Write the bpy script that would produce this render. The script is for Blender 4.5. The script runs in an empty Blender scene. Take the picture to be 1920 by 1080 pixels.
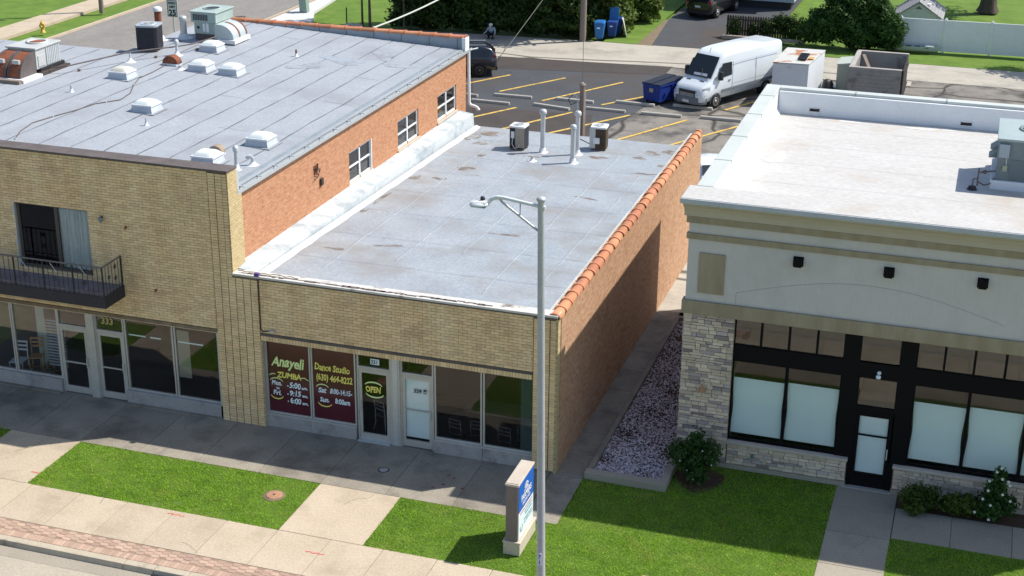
import bpy, bmesh, math, random
import numpy as np
from mathutils import Vector, Matrix, Euler
R = math.radians
scene = bpy.context.scene
col = scene.collection

# ------------------------------------------------------------------ camera, sky, sun, exposure
cam_d = bpy.data.cameras.new('camera'); cam = bpy.data.objects.new('camera', cam_d); col.objects.link(cam)
cam.location = (9.659, -33.799, 19.209)
cam.rotation_euler = (R(68.4148), R(-0.5467), R(18.0231))
cam_d.sensor_width = 36; cam_d.lens = 52.381; cam_d.clip_end = 2000; cam_d.clip_start = 0.5
scene.camera = cam
SUN = Vector((0.657, 0.44, 1.0)).normalized()
w = bpy.data.worlds.new('World'); scene.world = w; w.use_nodes = True
nt = w.node_tree; bg = nt.nodes['Background']
sky = nt.nodes.new('ShaderNodeTexSky'); sky.sky_type = 'NISHITA'; sky.sun_disc = False
sky.sun_elevation = math.asin(SUN.z); sky.sun_rotation = math.atan2(SUN.x, SUN.y)
nt.links.new(sky.outputs[0], bg.inputs[0]); bg.inputs[1].default_value = 0.125
sl = bpy.data.lights.new('sun', 'SUN'); sl.energy = 4.6; sl.angle = R(0.55); sl.color = (1.0, 0.95, 0.87)
so = bpy.data.objects.new('sun', sl); col.objects.link(so); so.location = (30, 20, 60)
so.rotation_euler = SUN.to_track_quat('Z', 'Y').to_euler()
scene.view_settings.view_transform = 'Standard'; scene.view_settings.look = 'None'
scene.view_settings.exposure = 0.36; scene.view_settings.gamma = 1.0
scene.render.engine = 'CYCLES'

# ------------------------------------------------------------------ helpers
class MB:
    def __init__(s): s.v = []; s.f = []; s.sm = []
    def add(s, vs, fs, smooth=False):
        o = len(s.v); s.v += [tuple(p) for p in vs]
        for f in fs: s.f.append([i + o for i in f]); s.sm.append(smooth)
        return s
    def box(s, x0, x1, y0, y1, z0, z1):
        return s.add([(x0,y0,z0),(x1,y0,z0),(x1,y1,z0),(x0,y1,z0),(x0,y0,z1),(x1,y0,z1),(x1,y1,z1),(x0,y1,z1)],
            [(0,3,2,1),(4,5,6,7),(0,1,5,4),(1,2,6,5),(2,3,7,6),(3,0,4,7)])
    def hexa(s, a, b):   # two quads (4 points each), bottom & top
        return s.add(list(a)+list(b), [(0,3,2,1),(4,5,6,7),(0,1,5,4),(1,2,6,5),(2,3,7,6),(3,0,4,7)])
    def quad(s, *p): return s.add(p, [tuple(range(len(p)))])
    def cyl(s, p0, p1, r0, r1=None, n=12, caps=True, smooth=True):
        r1 = r0 if r1 is None else r1
        p0 = Vector(p0); p1 = Vector(p1); d = (p1-p0).normalized()
        a = d.orthogonal().normalized(); b = d.cross(a)
        vs = []
        for p, r in ((p0, r0), (p1, r1)):
            for i in range(n):
                t = 2*math.pi*i/n; vs.append(p + a*(r*math.cos(t)) + b*(r*math.sin(t)))
        s.add(vs, [(i, (i+1) % n, n+(i+1) % n, n+i) for i in range(n)], smooth)
        if caps:
            s.add(vs[:n], [tuple(range(n))[::-1]]); s.add(vs[n:], [tuple(range(n))])
        return s
    def tube(s, pts, r, n=8):
        pts = [Vector(p) for p in pts]
        for i in range(len(pts)-1):
            s.cyl(pts[i], pts[i+1], r, r, n)
        return s
    def lathe(s, prof, c=(0,0,0), n=16, smooth=True):
        vs = []
        for r, z in prof:
            for i in range(n):
                t = 2*math.pi*i/n; vs.append((c[0]+r*math.cos(t), c[1]+r*math.sin(t), c[2]+z))
        fs = []
        for k in range(len(prof)-1):
            for i in range(n): fs.append((k*n+i, k*n+(i+1) % n, (k+1)*n+(i+1) % n, (k+1)*n+i))
        s.add(vs, fs, smooth)
        if prof[-1][0] > 1e-4: s.add(vs[-n:], [tuple(range(n))])
        return s
    def prism(s, poly, axis, a0, a1, smooth=False):
        # poly: 2-D points in the two other axes (order xyz without axis), extruded a0..a1
        def P(p, a):
            if axis == 'x': return (a, p[0], p[1])
            if axis == 'y': return (p[0], a, p[1])
            return (p[0], p[1], a)
        n = len(poly); vs = [P(p, a0) for p in poly] + [P(p, a1) for p in poly]
        s.add(vs, [(i, (i+1) % n, n+(i+1) % n, n+i) for i in range(n)], smooth)
        s.add(vs[:n], [tuple(range(n))[::-1]]); s.add(vs[n:], [tuple(range(n))])
        return s
    def mesh(s, name, mat, bevel=0, off=(0,0,0)):
        me = bpy.data.meshes.new(name)
        v = np.array(s.v, dtype=float) - np.array(off)
        me.from_pydata(v.tolist(), [], s.f)
        me.polygons.foreach_set('use_smooth', s.sm)
        if bevel:
            bm = bmesh.new(); bm.from_mesh(me)
            bmesh.ops.remove_doubles(bm, verts=bm.verts, dist=1e-5)
            bmesh.ops.recalc_face_normals(bm, faces=bm.faces)
            bmesh.ops.bevel(bm, geom=[e for e in bm.edges if e.is_manifold and e.calc_face_angle(0) > .6], offset=bevel, segments=2, affect='EDGES', profile=.5)
            bm.to_mesh(me); bm.free()
        else:
            bm = bmesh.new(); bm.from_mesh(me); bmesh.ops.recalc_face_normals(bm, faces=bm.faces); bm.to_mesh(me); bm.free()
        if mat: me.materials.append(mat)
        return me
    def build(s, name, mat, parent=None, bevel=0, world=True):
        off = WL.get(parent, (0,0,0)) if (parent and world) else (0,0,0)
        me = s.mesh(name, mat, bevel, off)
        return link(name, me, parent)
WL = {}
def link(name, me, parent=None, loc=None):
    o = bpy.data.objects.new(name, me); col.objects.link(o)
    if parent:
        o.parent = parent; WL[o] = WL.get(parent, (0,0,0))
    if loc is not None:
        b = WL.get(parent, (0,0,0)) if parent else (0,0,0)
        o.location = (loc[0]-b[0], loc[1]-b[1], loc[2]-b[2])
    return o
def tag(o, label=None, cat=None, group=None, kind=None):
    if label: o['label'] = label
    if cat: o['category'] = cat
    if group: o['group'] = group
    if kind: o['kind'] = kind
    return o
def thing(name, label, cat, loc=(0,0,0), rz=0, group=None):
    o = bpy.data.objects.new(name, None); col.objects.link(o); o.location = loc; o.rotation_euler = (0,0,rz)
    o.empty_display_size = .2
    WL[o] = tuple(loc)
    return tag(o, label, cat, group)
def struct(name, mb, mat): return tag(mb.build(name, mat), kind='structure')
def copy_tree(o, parent=None):
    c = o.copy(); col.objects.link(c); c.parent = parent
    for ch in o.children: copy_tree(ch, c)
    return c
def wallgrid(mb, plane, d0, d1, u0, u1, v0, v1, holes):
    us = sorted({u0, u1} | {h[i] for h in holes for i in (0, 1) if u0 < h[i] < u1})
    vs = sorted({v0, v1} | {h[i] for h in holes for i in (2, 3) if v0 < h[i] < v1})
    for a, b in zip(us, us[1:]):
        run = None
        for c, d in zip(vs, vs[1:]):
            m = ((a+b)/2, (c+d)/2)
            inside = any(h[0] < m[0] < h[1] and h[2] < m[1] < h[3] for h in holes)
            if inside:
                if run: _wb(mb, plane, d0, d1, a, b, *run); run = None
            else: run = (run[0], d) if run else (c, d)
        if run: _wb(mb, plane, d0, d1, a, b, *run)
def _wb(mb, plane, d0, d1, a, b, c, d):
    if plane == 'y': mb.box(a, b, d0, d1, c, d)
    else: mb.box(d0, d1, a, b, c, d)
def sm_noise(i, seed=0): return random.Random(i*7919+seed).uniform(-1, 1)

# ------------------------------------------------------------------ materials
def base(name):
    m = bpy.data.materials.new(name); m.use_nodes = True
    return m, m.node_tree.nodes, m.node_tree.links, m.node_tree.nodes['Principled BSDF']
def N(nodes, t, **kw):
    n = nodes.new(t)
    for k, v in kw.items(): setattr(n, k, v)
    return n
def mixc(nodes, links, fac, a, b, blend='MIX'):
    n = nodes.new('ShaderNodeMix'); n.data_type = 'RGBA'; n.blend_type = blend
    for s, val in ((0, fac), (6, a), (7, b)):
        if isinstance(val, (int, float)): n.inputs[s].default_value = val
        elif isinstance(val, tuple): n.inputs[s].default_value = (*val[:3], 1)
        else: links.new(val, n.inputs[s])
    return n.outputs[2]
def ramp(nodes, links, src, lo, hi):
    r = nodes.new('ShaderNodeMapRange'); r.inputs[1].default_value = lo; r.inputs[2].default_value = hi
    links.new(src, r.inputs[0]); return r.outputs[0]
def noise(nodes, links, vec, scale, detail=5, rough=.6, dist=0):
    t = nodes.new('ShaderNodeTexNoise'); t.inputs['Scale'].default_value = scale; t.inputs['Detail'].default_value = detail
    t.inputs['Roughness'].default_value = rough; t.inputs['Distortion'].default_value = dist
    links.new(vec, t.inputs['Vector']); return t.outputs[0]
def M(name, c1, c2=None, scale=2.5, rough=.8, metal=0.0, spec=.3, bump=0.0, bscale=40, c3=None, s3=.5, lo3=.55, hi3=.68, rnd=0.0, stretch=None, lo=.35, hi=.65, coat=0, crack=None, fine_=.35):
    m, n, l, b = base(name)
    g = N(n, 'ShaderNodeNewGeometry'); vec = g.outputs['Position']
    if stretch:
        mp = N(n, 'ShaderNodeMapping'); mp.inputs['Scale'].default_value = stretch; l.new(vec, mp.inputs[0]); vec = mp.outputs[0]
    c = None
    if c2:
        c = mixc(n, l, ramp(n, l, noise(n, l, vec, scale, 7), lo, hi), c1, c2)
        fine = noise(n, l, vec, scale*17, 4)
        c = mixc(n, l, fine_, c, mixc(n, l, ramp(n, l, fine, .3, .7), tuple(x*.62 for x in c1), tuple(min(1, x*1.3) for x in c2)))
    if c3:
        c = mixc(n, l, ramp(n, l, noise(n, l, g.outputs['Position'], s3, 8, .65), lo3, hi3), c if c is not None else c1, c3)
    if crack:
        v = N(n, 'ShaderNodeTexVoronoi', feature='DISTANCE_TO_EDGE'); v.inputs['Scale'].default_value = crack
        wv = N(n, 'ShaderNodeVectorMath', operation='ADD'); l.new(vec, wv.inputs[0])
        nz = N(n, 'ShaderNodeTexNoise'); nz.inputs['Scale'].default_value = crack*1.7; l.new(vec, nz.inputs['Vector']); l.new(nz.outputs[1], wv.inputs[1])
        l.new(wv.outputs[0], v.inputs['Vector'])
        c = mixc(n, l, ramp(n, l, v.outputs[0], .006, .03), tuple(x*.3 for x in c1), c)
    if rnd:
        oi = N(n, 'ShaderNodeObjectInfo'); ad = N(n, 'ShaderNodeMath', operation='ADD'); fr = N(n, 'ShaderNodeMath', operation='FRACT')
        l.new(oi.outputs['Random'], ad.inputs[0]); l.new(g.outputs['Random Per Island'], ad.inputs[1]); l.new(ad.outputs[0], fr.inputs[0])
        hv = N(n, 'ShaderNodeHueSaturation'); mr = N(n, 'ShaderNodeMapRange'); mr.inputs[3].default_value = 1-rnd; mr.inputs[4].default_value = 1+rnd
        l.new(fr.outputs[0], mr.inputs[0]); l.new(mr.outputs[0], hv.inputs['Value'])
        m2 = N(n, 'ShaderNodeMath', operation='MULTIPLY'); m2.inputs[1].default_value = 7.31; l.new(fr.outputs[0], m2.inputs[0])
        f2 = N(n, 'ShaderNodeMath', operation='FRACT'); l.new(m2.outputs[0], f2.inputs[0])
        mr2 = N(n, 'ShaderNodeMapRange'); mr2.inputs[3].default_value = .5-rnd*.04; mr2.inputs[4].default_value = .5+rnd*.04
        l.new(f2.outputs[0], mr2.inputs[0]); l.new(mr2.outputs[0], hv.inputs['Hue'])
        if c is None: hv.inputs['Color'].default_value = (*c1, 1)
        else: l.new(c, hv.inputs['Color'])
        c = hv.outputs[0]
    if c is None: b.inputs['Base Color'].default_value = (*c1, 1)
    else: l.new(c, b.inputs['Base Color'])
    b.inputs['Roughness'].default_value = rough; b.inputs['Metallic'].default_value = metal
    b.inputs['Specular IOR Level'].default_value = spec
    if coat: b.inputs['Coat Weight'].default_value = coat; b.inputs['Coat Roughness'].default_value = .05
    if bump:
        bp = N(n, 'ShaderNodeBump'); bp.inputs['Strength'].default_value = bump; bp.inputs['Distance'].default_value = .02
        l.new(noise(n, l, vec, bscale, 4), bp.inputs['Height']); l.new(bp.outputs[0], b.inputs['Normal'])
    return m
def brickmat(name, plane, ca, cb, mortar, bw=.235, rh=.078, dirt=(.25,.2,.14), dlo=.56, dhi=.72):
    m, n, l, b = base(name)
    g = N(n, 'ShaderNodeNewGeometry'); sx = N(n, 'ShaderNodeSeparateXYZ'); l.new(g.outputs['Position'], sx.inputs[0])
    cx = N(n, 'ShaderNodeCombineXYZ'); l.new(sx.outputs['Y' if plane == 'x' else 'X'], cx.inputs[0]); l.new(sx.outputs['Z'], cx.inputs[1])
    t = N(n, 'ShaderNodeTexBrick'); l.new(cx.outputs[0], t.inputs['Vector'])
    t.inputs['Color1'].default_value = (*ca, 1); t.inputs['Color2'].default_value = (*cb, 1); t.inputs['Mortar'].default_value = (*mortar, 1)
    t.inputs['Scale'].default_value = 1; t.inputs['Mortar Size'].default_value = .007; t.inputs['Brick Width'].default_value = bw; t.inputs['Row Height'].default_value = rh
    t.inputs['Bias'].default_value = -.1
    P = g.outputs['Position']
    c = mixc(n, l, ramp(n, l, noise(n, l, P, .9, 8, .7), dlo, dhi), t.outputs[0], dirt)
    mp = N(n, 'ShaderNodeMapping'); mp.inputs['Scale'].default_value = (3, 3, 9); l.new(P, mp.inputs[0])
    c = mixc(n, l, .5, c, mixc(n, l, ramp(n, l, noise(n, l, mp.outputs[0], 1.6, 6, .7), .3, .7), tuple(x*.62 for x in ca), tuple(min(1, x*1.35) for x in cb)))
    l.new(c, b.inputs['Base Color']); b.inputs['Roughness'].default_value = .9; b.inputs['Specular IOR Level'].default_value = .15
    bp = N(n, 'ShaderNodeBump'); bp.inputs['Strength'].default_value = .55; bp.inputs['Distance'].default_value = .015; bp.invert = True
    l.new(t.outputs['Fac'], bp.inputs['Height']); l.new(bp.outputs[0], b.inputs['Normal'])
    return m
def glassmat(name, tint=(.75,.8,.8), ior=1.85):
    m, n, l, b = base(name); n.remove(b)
    tr = N(n, 'ShaderNodeBsdfTransparent'); tr.inputs[0].default_value = (*tint, 1)
    gl = N(n, 'ShaderNodeBsdfGlossy'); gl.inputs['Roughness'].default_value = .015; gl.inputs[0].default_value = (1,1,1,1)
    fr = N(n, 'ShaderNodeFresnel'); fr.inputs[0].default_value = ior
    mx = N(n, 'ShaderNodeMixShader'); l.new(fr.outputs[0], mx.inputs[0]); l.new(tr.outputs[0], mx.inputs[1]); l.new(gl.outputs[0], mx.inputs[2])
    g = N(n, 'ShaderNodeNewGeometry'); bp = N(n, 'ShaderNodeBump'); bp.inputs['Strength'].default_value = .05; bp.inputs['Distance'].default_value = .01
    l.new(noise(n, l, g.outputs['Position'], 1.3, 2), bp.inputs['Height']); l.new(bp.outputs[0], gl.inputs['Normal'])
    l.new(mx.outputs[0], n['Material Output'].inputs[0]); return m
def leafmat(name, ca, cb, trans=.3):
    m, n, l, b = base(name); n.remove(b)
    g = N(n, 'ShaderNodeNewGeometry')
    c = mixc(n, l, g.outputs['Random Per Island'], ca, cb)
    c = mixc(n, l, ramp(n, l, noise(n, l, g.outputs['Position'], 1.7, 4), .35, .7), c, tuple(x*.6 for x in ca))
    d = N(n, 'ShaderNodeBsdfPrincipled'); l.new(c, d.inputs['Base Color']); d.inputs['Roughness'].default_value = .55; d.inputs['Specular IOR Level'].default_value = .25
    t = N(n, 'ShaderNodeBsdfTranslucent'); l.new(c, t.inputs[0])
    mx = N(n, 'ShaderNodeMixShader'); mx.inputs[0].default_value = trans; l.new(d.outputs[0], mx.inputs[1]); l.new(t.outputs[0], mx.inputs[2])
    l.new(mx.outputs[0], n['Material Output'].inputs[0]); return m

yb = M('yellow_brick', (.76,.515,.275), (.88,.655,.39), 1.2, .85, stretch=(1.5,1.5,.35), c3=(.56,.37,.21), s3=.9, lo3=.52, hi3=.78, rnd=.12, fine_=.2)
mortar = M('dark_mortar', (.22,.165,.11), (.34,.26,.18), 2, .95, c3=(.09,.07,.05), s3=.5, lo3=.5, hi3=.65)
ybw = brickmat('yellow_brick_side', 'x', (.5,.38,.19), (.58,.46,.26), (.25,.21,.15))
orange = brickmat('orange_brick', 'x', (.41,.17,.085), (.54,.28,.155), (.47,.37,.28), dirt=(.36,.22,.13), dlo=.58, dhi=.8)
orange2 = brickmat('weathered_orange_brick', 'x', (.40,.20,.11), (.55,.35,.22), (.48,.38,.29), dirt=(.26,.16,.09), dlo=.52, dhi=.75)
rearbrick = brickmat('rear_brick', 'y', (.36,.17,.09), (.42,.22,.12), (.38,.3,.22))
conc = M('old_concrete', (.30,.265,.21), (.38,.34,.275), 1.2, .9, bump=.15, c3=(.29,.25,.195), s3=.6, lo3=.5, hi3=.75, rnd=.05)
conc_new = M('pale_concrete', (.44,.365,.265), (.51,.425,.32), 1.0, .9, bump=.12, c3=(.35,.29,.205), s3=.9, lo3=.5, hi3=.75, rnd=.05)
conc_dk = M('shade_dark_concrete', (.23,.205,.165), (.32,.285,.23), 1.0, .9, bump=.15, c3=(.13,.116,.095), s3=.7, lo3=.48, hi3=.72, rnd=.07)  # base tone darkened to deepen the shade on the shopfront walk
curbm = M('curb_concrete', (.42,.36,.27), (.50,.44,.34), 2, .9, bump=.15, c3=(.24,.2,.15), s3=1.5)
joint = M('joint_dirt', (.12,.10,.075), (.17,.14,.1), 6, .95)
paver = M('pink_paver', (.40,.275,.205), (.47,.335,.255), 3, .9, rnd=.18)
roadc = M('road_concrete', (.38,.335,.26), (.44,.39,.31), .8, .9, c3=(.37,.33,.26), s3=.5)
asph = M('new_asphalt', (.055,.06,.068), (.075,.08,.088), .6, .85, bump=.2, bscale=90, c3=(.075,.062,.055), s3=.12, lo3=.45, hi3=.6)
asph_br = M('sealed_asphalt', (.052,.045,.042), (.075,.063,.058), .7, .85, bump=.2, bscale=90)
asph_old = M('worn_asphalt', (.17,.155,.135), (.25,.23,.20), .8, .9, bump=.25, bscale=60, c3=(.09,.085,.08), s3=.45, lo3=.48, hi3=.62, crack=.22)
alleyc = M('alley_concrete', (.37,.34,.285), (.44,.41,.35), .7, .9, c3=(.27,.25,.215), s3=.35, lo3=.5, hi3=.7, stretch=(.35, 1.6, 1), crack=.12)
street_a = M('street_asphalt', (.20,.185,.17), (.25,.235,.215), .8, .9, c3=(.16,.15,.14), s3=.2, stretch=(1, .4, 1))
yellow = M('line_yellow', (.58,.38,.07), (.66,.46,.12), 3, .85, c3=(.17,.14,.09), s3=4.5, lo3=.5, hi3=.68)
grass_g = M('lawn_soil', (.06,.12,.012), (.11,.18,.025), 1.6, .95, c3=(.20,.25,.05), s3=1.3, lo3=.56, hi3=.78)
grass_far = M('far_lawn', (.075,.145,.016), (.135,.22,.03), 1.0, .95, bump=.6, bscale=25, c3=(.17,.21,.05), s3=.7, lo3=.55, hi3=.75)
earth = M('bare_earth', (.16,.12,.08), (.22,.17,.11), 2, .95, bump=.4)
mulch = M('mulch', (.06,.035,.022), (.10,.06,.04), 8, .95, bump=.8, bscale=50)
roof_l = M('grey_roll_roofing', (.30,.325,.36), (.345,.37,.405), .8, .8, bump=.25, bscale=120, c3=(.265,.28,.305), s3=.35, lo3=.5, hi3=.7)
seamm = M('roof_seam', (.10,.11,.125), (.17,.185,.20), 3, .8)
roof_m = M('silver_roof_coating', (.27,.305,.345), (.36,.395,.425), .7, .5, spec=.5, bump=.45, bscale=7, c3=(.265,.255,.245), s3=.4, lo3=.46, hi3=.66)
coatw = M('white_roof_coating', (.46,.51,.53), (.58,.61,.62), 1.2, .55, c3=(.30,.36,.39), s3=1.1, lo3=.48, hi3=.68)
stain_m = M('roof_stain', (.14,.115,.10), (.22,.185,.16), 3, .7, c3=(.28,.285,.285), s3=2.4, lo3=.47, hi3=.58)
roof_r = M('white_membrane', (.47,.455,.43), (.53,.52,.50), .7, .6, c3=(.43,.385,.325), s3=.32, lo3=.54, hi3=.72, stretch=(.6,1.6,1))
memb = M('white_parapet_membrane', (.72,.75,.77), (.78,.80,.82), .9, .55, fine_=.1)
greenc = M('pale_green_coping', (.47,.50,.475), (.53,.56,.53), .9, .5, fine_=.1, spec=.4)
copm = M('dark_coping', (.09,.075,.07), (.15,.125,.12), 2, .7)
copl = M('white_edge_metal', (.55,.52,.48), (.66,.64,.60), 2.2, .6, c3=(.22,.19,.16), s3=2.0, lo3=.58, hi3=.68)
tile = M('clay_tile', (.46,.17,.085), (.55,.25,.14), 2.5, .8, rnd=.2, c3=(.36,.18,.11), s3=2.2, lo3=.55, hi3=.7)
galv = M('galvanized', (.50,.53,.54), (.60,.63,.64), 3, .45, metal=.35, spec=.5)
alum = M('aluminium_frame', (.48,.46,.42), (.56,.54,.50), 3, .45, metal=.25, spec=.5)
whitep = M('white_paint', (.76,.77,.77), (.82,.83,.83), 3, .5)
blackm = M('black_metal', (.018,.018,.02), (.03,.03,.033), 4, .45, spec=.4)
blackf = M('black_frame', (.006,.006,.007), None, rough=.6, spec=.12)
dark = M('dark_interior', (.02,.018,.017), None, rough=.9)
brownint = M('brown_interior', (.10,.055,.045), None, rough=.9)
floorint = M('interior_floor', (.05,.05,.055), None, rough=.5)
bulk = M('grey_bulkhead_stone', (.33,.31,.30), (.42,.40,.385), 1.6, .8, c3=(.25,.23,.22), s3=1.4)
glass = glassmat('window_glass', (.985,.99,.99), 1.34)
glass_dk = glassmat('dark_glass', (.6,.63,.63), 1.65)
maroon = M('maroon_film', (.075,.012,.022), (.10,.017,.03), 1.2, .16, fine_=.1, spec=.55)
paint_y = M('window_paint_yellow', (.92,.80,.18), None, rough=.7)
paint_g = M('window_paint_green', (.80,.92,.40), None, rough=.7)
paint_w = M('window_paint_white', (.80,.92,.97), None, rough=.7)
paper = M('white_paper', (.74,.90,.96), (.78,.92,.97), 1.5, .8, fine_=.05)
curtain = M('grey_curtain', (.45,.50,.53), (.72,.76,.77), 5, .9, stretch=(7,7,.2))
eifs = M('grey_stucco', (.575,.55,.515), (.605,.58,.545), 1.3, .9, stretch=(1.6,1.6,.25), c3=(.50,.475,.44), s3=.7, lo3=.5, hi3=.8, fine_=.1, bump=.25, bscale=160)
tan = M('tan_stucco', (.30,.25,.16), (.38,.325,.225), 1.5, .9, stretch=(1.8,1.8,.4), fine_=.1, bump=.25, bscale=160)
beige = M('beige_stucco', (.47,.43,.345), (.51,.47,.38), 1.5, .9, fine_=.1, bump=.2, bscale=160)
limest = M('limestone_sill', (.46,.40,.33), (.53,.47,.40), 3, .85)
stone = M('ledge_stone', (.60,.49,.38), (.70,.59,.47), 3, .9, rnd=.2, bump=.5, bscale=30)
stone2 = M('ledge_stone_grey', (.33,.28,.265), (.43,.375,.355), 3, .9, rnd=.35, bump=.5, bscale=30)
def gravelmat():
    m, n, l, b = base('pale_mixed_gravel'); g = N(n, 'ShaderNodeNewGeometry'); cr = N(n, 'ShaderNodeValToRGB'); l.new(g.outputs['Random Per Island'], cr.inputs[0])
    e = cr.color_ramp.elements; e[0].color = (.20,.15,.14,1); e[1].color = (.80,.78,.79,1)
    for p, c in ((.2,(.34,.26,.26)),(.4,(.56,.45,.47)),(.6,(.62,.57,.62)),(.8,(.72,.66,.66))): x = e.new(p); x.color = (*c, 1)
    l.new(cr.outputs[0], b.inputs['Base Color']); b.inputs['Roughness'].default_value = .85; return m
gravelm = gravelmat()
wood = M('weathered_wood', (.20,.16,.13), (.28,.23,.19), 3, .9, stretch=(6,6,.5))
darkwood = M('dark_fence_wood', (.055,.042,.035), (.09,.07,.06), 3, .9, stretch=(8,8,.6))
lightwood = M('chair_wood', (.40,.22,.08), None, rough=.5)
chrome = M('chrome', (.65,.66,.68), None, rough=.2, metal=.9)
vinyl = M('white_vinyl', (.70,.74,.78), (.75,.785,.82), .6, .5, fine_=.1)
poleg = M('pole_grey', (.47,.47,.495), (.53,.53,.55), 2, .5, metal=.3, spec=.4)
lampw = M('lamp_white', (.70,.72,.73), None, rough=.5)
rust = M('rust', (.17,.055,.03), (.28,.10,.05), 2.5, .8, c3=(.09,.04,.03), s3=2)
hvac_t = M('hvac_beige', (.46,.47,.46), (.52,.53,.52), 2, .55, metal=.1)
hvac_g = M('hvac_green', (.33,.42,.39), (.40,.48,.45), 2, .55, metal=.1)
hvac_s = M('hvac_slate', (.16,.20,.21), (.20,.24,.25), 2, .55, metal=.1)
duct = M('duct_silver', (.44,.50,.51), (.54,.60,.61), 2, .45, metal=.3, c3=(.30,.13,.07), s3=1.4, lo3=.6, hi3=.66)
cond_b = M('condenser_black', (.022,.022,.03), (.04,.04,.05), 6, .6)
cond_br = M('condenser_brown', (.05,.035,.022), (.085,.06,.04), 5, .6)
skyw = M('skylight_dome', (.74,.80,.78), None, rough=.35, spec=.5)
skyd = M('skylight_dirty', (.50,.49,.42), (.60,.60,.54), 6, .5)
leadw = M('white_flashing', (.78,.79,.80), (.68,.70,.72), 5, .5)
vanw = M('van_white', (.72,.77,.80), None, rough=.3, spec=.5, coat=.6)
vang = M('van_grey_trim', (.16,.18,.20), None, rough=.6)
navy = M('navy_paint', (.012,.016,.028), None, rough=.25, spec=.5, coat=.8)
blackpaint = M('black_paint', (.012,.012,.015), None, rough=.25, spec=.5, coat=.8)
carw = M('car_white', (.70,.74,.77), None, rough=.3, coat=.6)
rubber = M('tyre', (.018,.018,.018), None, rough=.85)
rim = M('rim', (.42,.42,.42), None, rough=.35, metal=.7)
carglass = M('car_glass', (.015,.02,.022), None, rough=.06, spec=.8)
headl = M('headlamp', (.55,.58,.58), None, rough=.15, spec=.7)
redl = M('tail_lamp', (.30,.02,.02), None, rough=.25)
plate_m = M('number_plate', (.66,.68,.70), None, rough=.5)
dump = M('dumpster_blue', (.012,.035,.22), (.02,.05,.28), 3, .5, c3=(.01,.015,.06), s3=1.5)
lidb = M('dumpster_lid', (.02,.025,.04), None, rough=.6)
cart = M('cart_blue', (.02,.13,.36), (.03,.16,.42), 2, .45)
cartd = M('cart_navy', (.012,.045,.20), (.02,.07,.26), 2, .45)
cmu = M('concrete_block', (.27,.26,.245), (.34,.33,.31), 1.5, .9, bump=.3, c3=(.17,.155,.145), s3=1.1)
cmut = M('block_cap', (.34,.315,.295), (.41,.385,.36), 2, .9)
stop_m = M('wheel_stop_concrete', (.36,.345,.30), (.45,.43,.38), 3, .9, bump=.2, rnd=.1)
siding = M('blue_siding', (.40,.46,.54), (.44,.50,.58), 1, .7, fine_=.1)
shingle = M('grey_shingle', (.22,.22,.23), (.32,.32,.33), 3, .9, bump=.4, bscale=18)
bark = M('bark', (.055,.045,.035), (.12,.095,.075), 4, .95, bump=.9, bscale=16, stretch=(3,3,.6))
leaf_a = leafmat('leaf_hedge', (.03,.065,.012), (.075,.13,.022))
leaf_b = leafmat('leaf_yellowgreen', (.10,.16,.025), (.19,.25,.05))
leaf_c = leafmat('leaf_shrub', (.028,.085,.014), (.075,.16,.03))
leaf_d = leafmat('leaf_boxwood', (.05,.10,.012), (.13,.18,.03))
def blademat():
    m, n, l, b = base('grass_blade'); n.remove(b); g = N(n, 'ShaderNodeNewGeometry'); P = g.outputs['Position']
    c = mixc(n, l, g.outputs['Random Per Island'], (.19,.39,.02), (.42,.61,.065))
    c = mixc(n, l, ramp(n, l, noise(n, l, P, 2.3, 5, .65), .48, .72), c, (.09,.23,.014))
    c = mixc(n, l, ramp(n, l, noise(n, l, P, 1.15, 6, .7), .52, .75), c, (.54,.58,.12))
    d = N(n, 'ShaderNodeBsdfPrincipled'); l.new(c, d.inputs['Base Color']); d.inputs['Roughness'].default_value = .6; d.inputs['Specular IOR Level'].default_value = .15
    t = N(n, 'ShaderNodeBsdfTranslucent'); l.new(c, t.inputs[0]); mx = N(n, 'ShaderNodeMixShader'); mx.inputs[0].default_value = .45
    l.new(d.outputs[0], mx.inputs[1]); l.new(t.outputs[0], mx.inputs[2]); l.new(mx.outputs[0], n['Material Output'].inputs[0]); return m
blade_m = blademat()
petal = M('white_petal', (.78,.78,.74), None, rough=.8)
signstone = M('sign_stone', (.50,.43,.34), (.57,.50,.40), 2, .85)
signbrown = M('sign_cabinet', (.17,.145,.13), (.21,.18,.165), 2, .7)
signblue = M('sign_blue', (.025,.13,.50), None, rough=.4)
signwhite = M('sign_white', (.72,.80,.84), None, rough=.4)
signred = M('sign_red', (.60,.10,.10), None, rough=.5)
redpaint = M('red_mark', (.62,.07,.06), (.66,.15,.12), 9, .8)
# ------------------------------------------------------------------ ground, roads, walks
def sheet(name, mat, z, *pts):
    return struct(name, MB().add([(x, y, z) for x, y in pts], [tuple(range(len(pts)))]), mat)
def rect(x0, x1, y0, y1): return [(x0,y0),(x1,y0),(x1,y1),(x0,y1)]
sheet('ground', grass_far, -.22, *rect(-420, 420, -420, 420))
sheet('road', roadc, -.15, *rect(-120, 120, -19, -7.5))
sheet('road', M('dark_asphalt', (.05,.055,.065), (.08,.085,.095), .6, .8), -.145, *rect(-120, 120, -19, -9.0))
sheet('road_gutter', conc, -.146, *rect(-120, 120, -8.0, -7.5))
struct('opposite_pavement', MB().box(-120, 120, -24, -19, -.2, -.02), conc_new)
sheet('opposite_lawn', grass_far, -.03, *rect(-120, 120, -60, -24))
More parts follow.
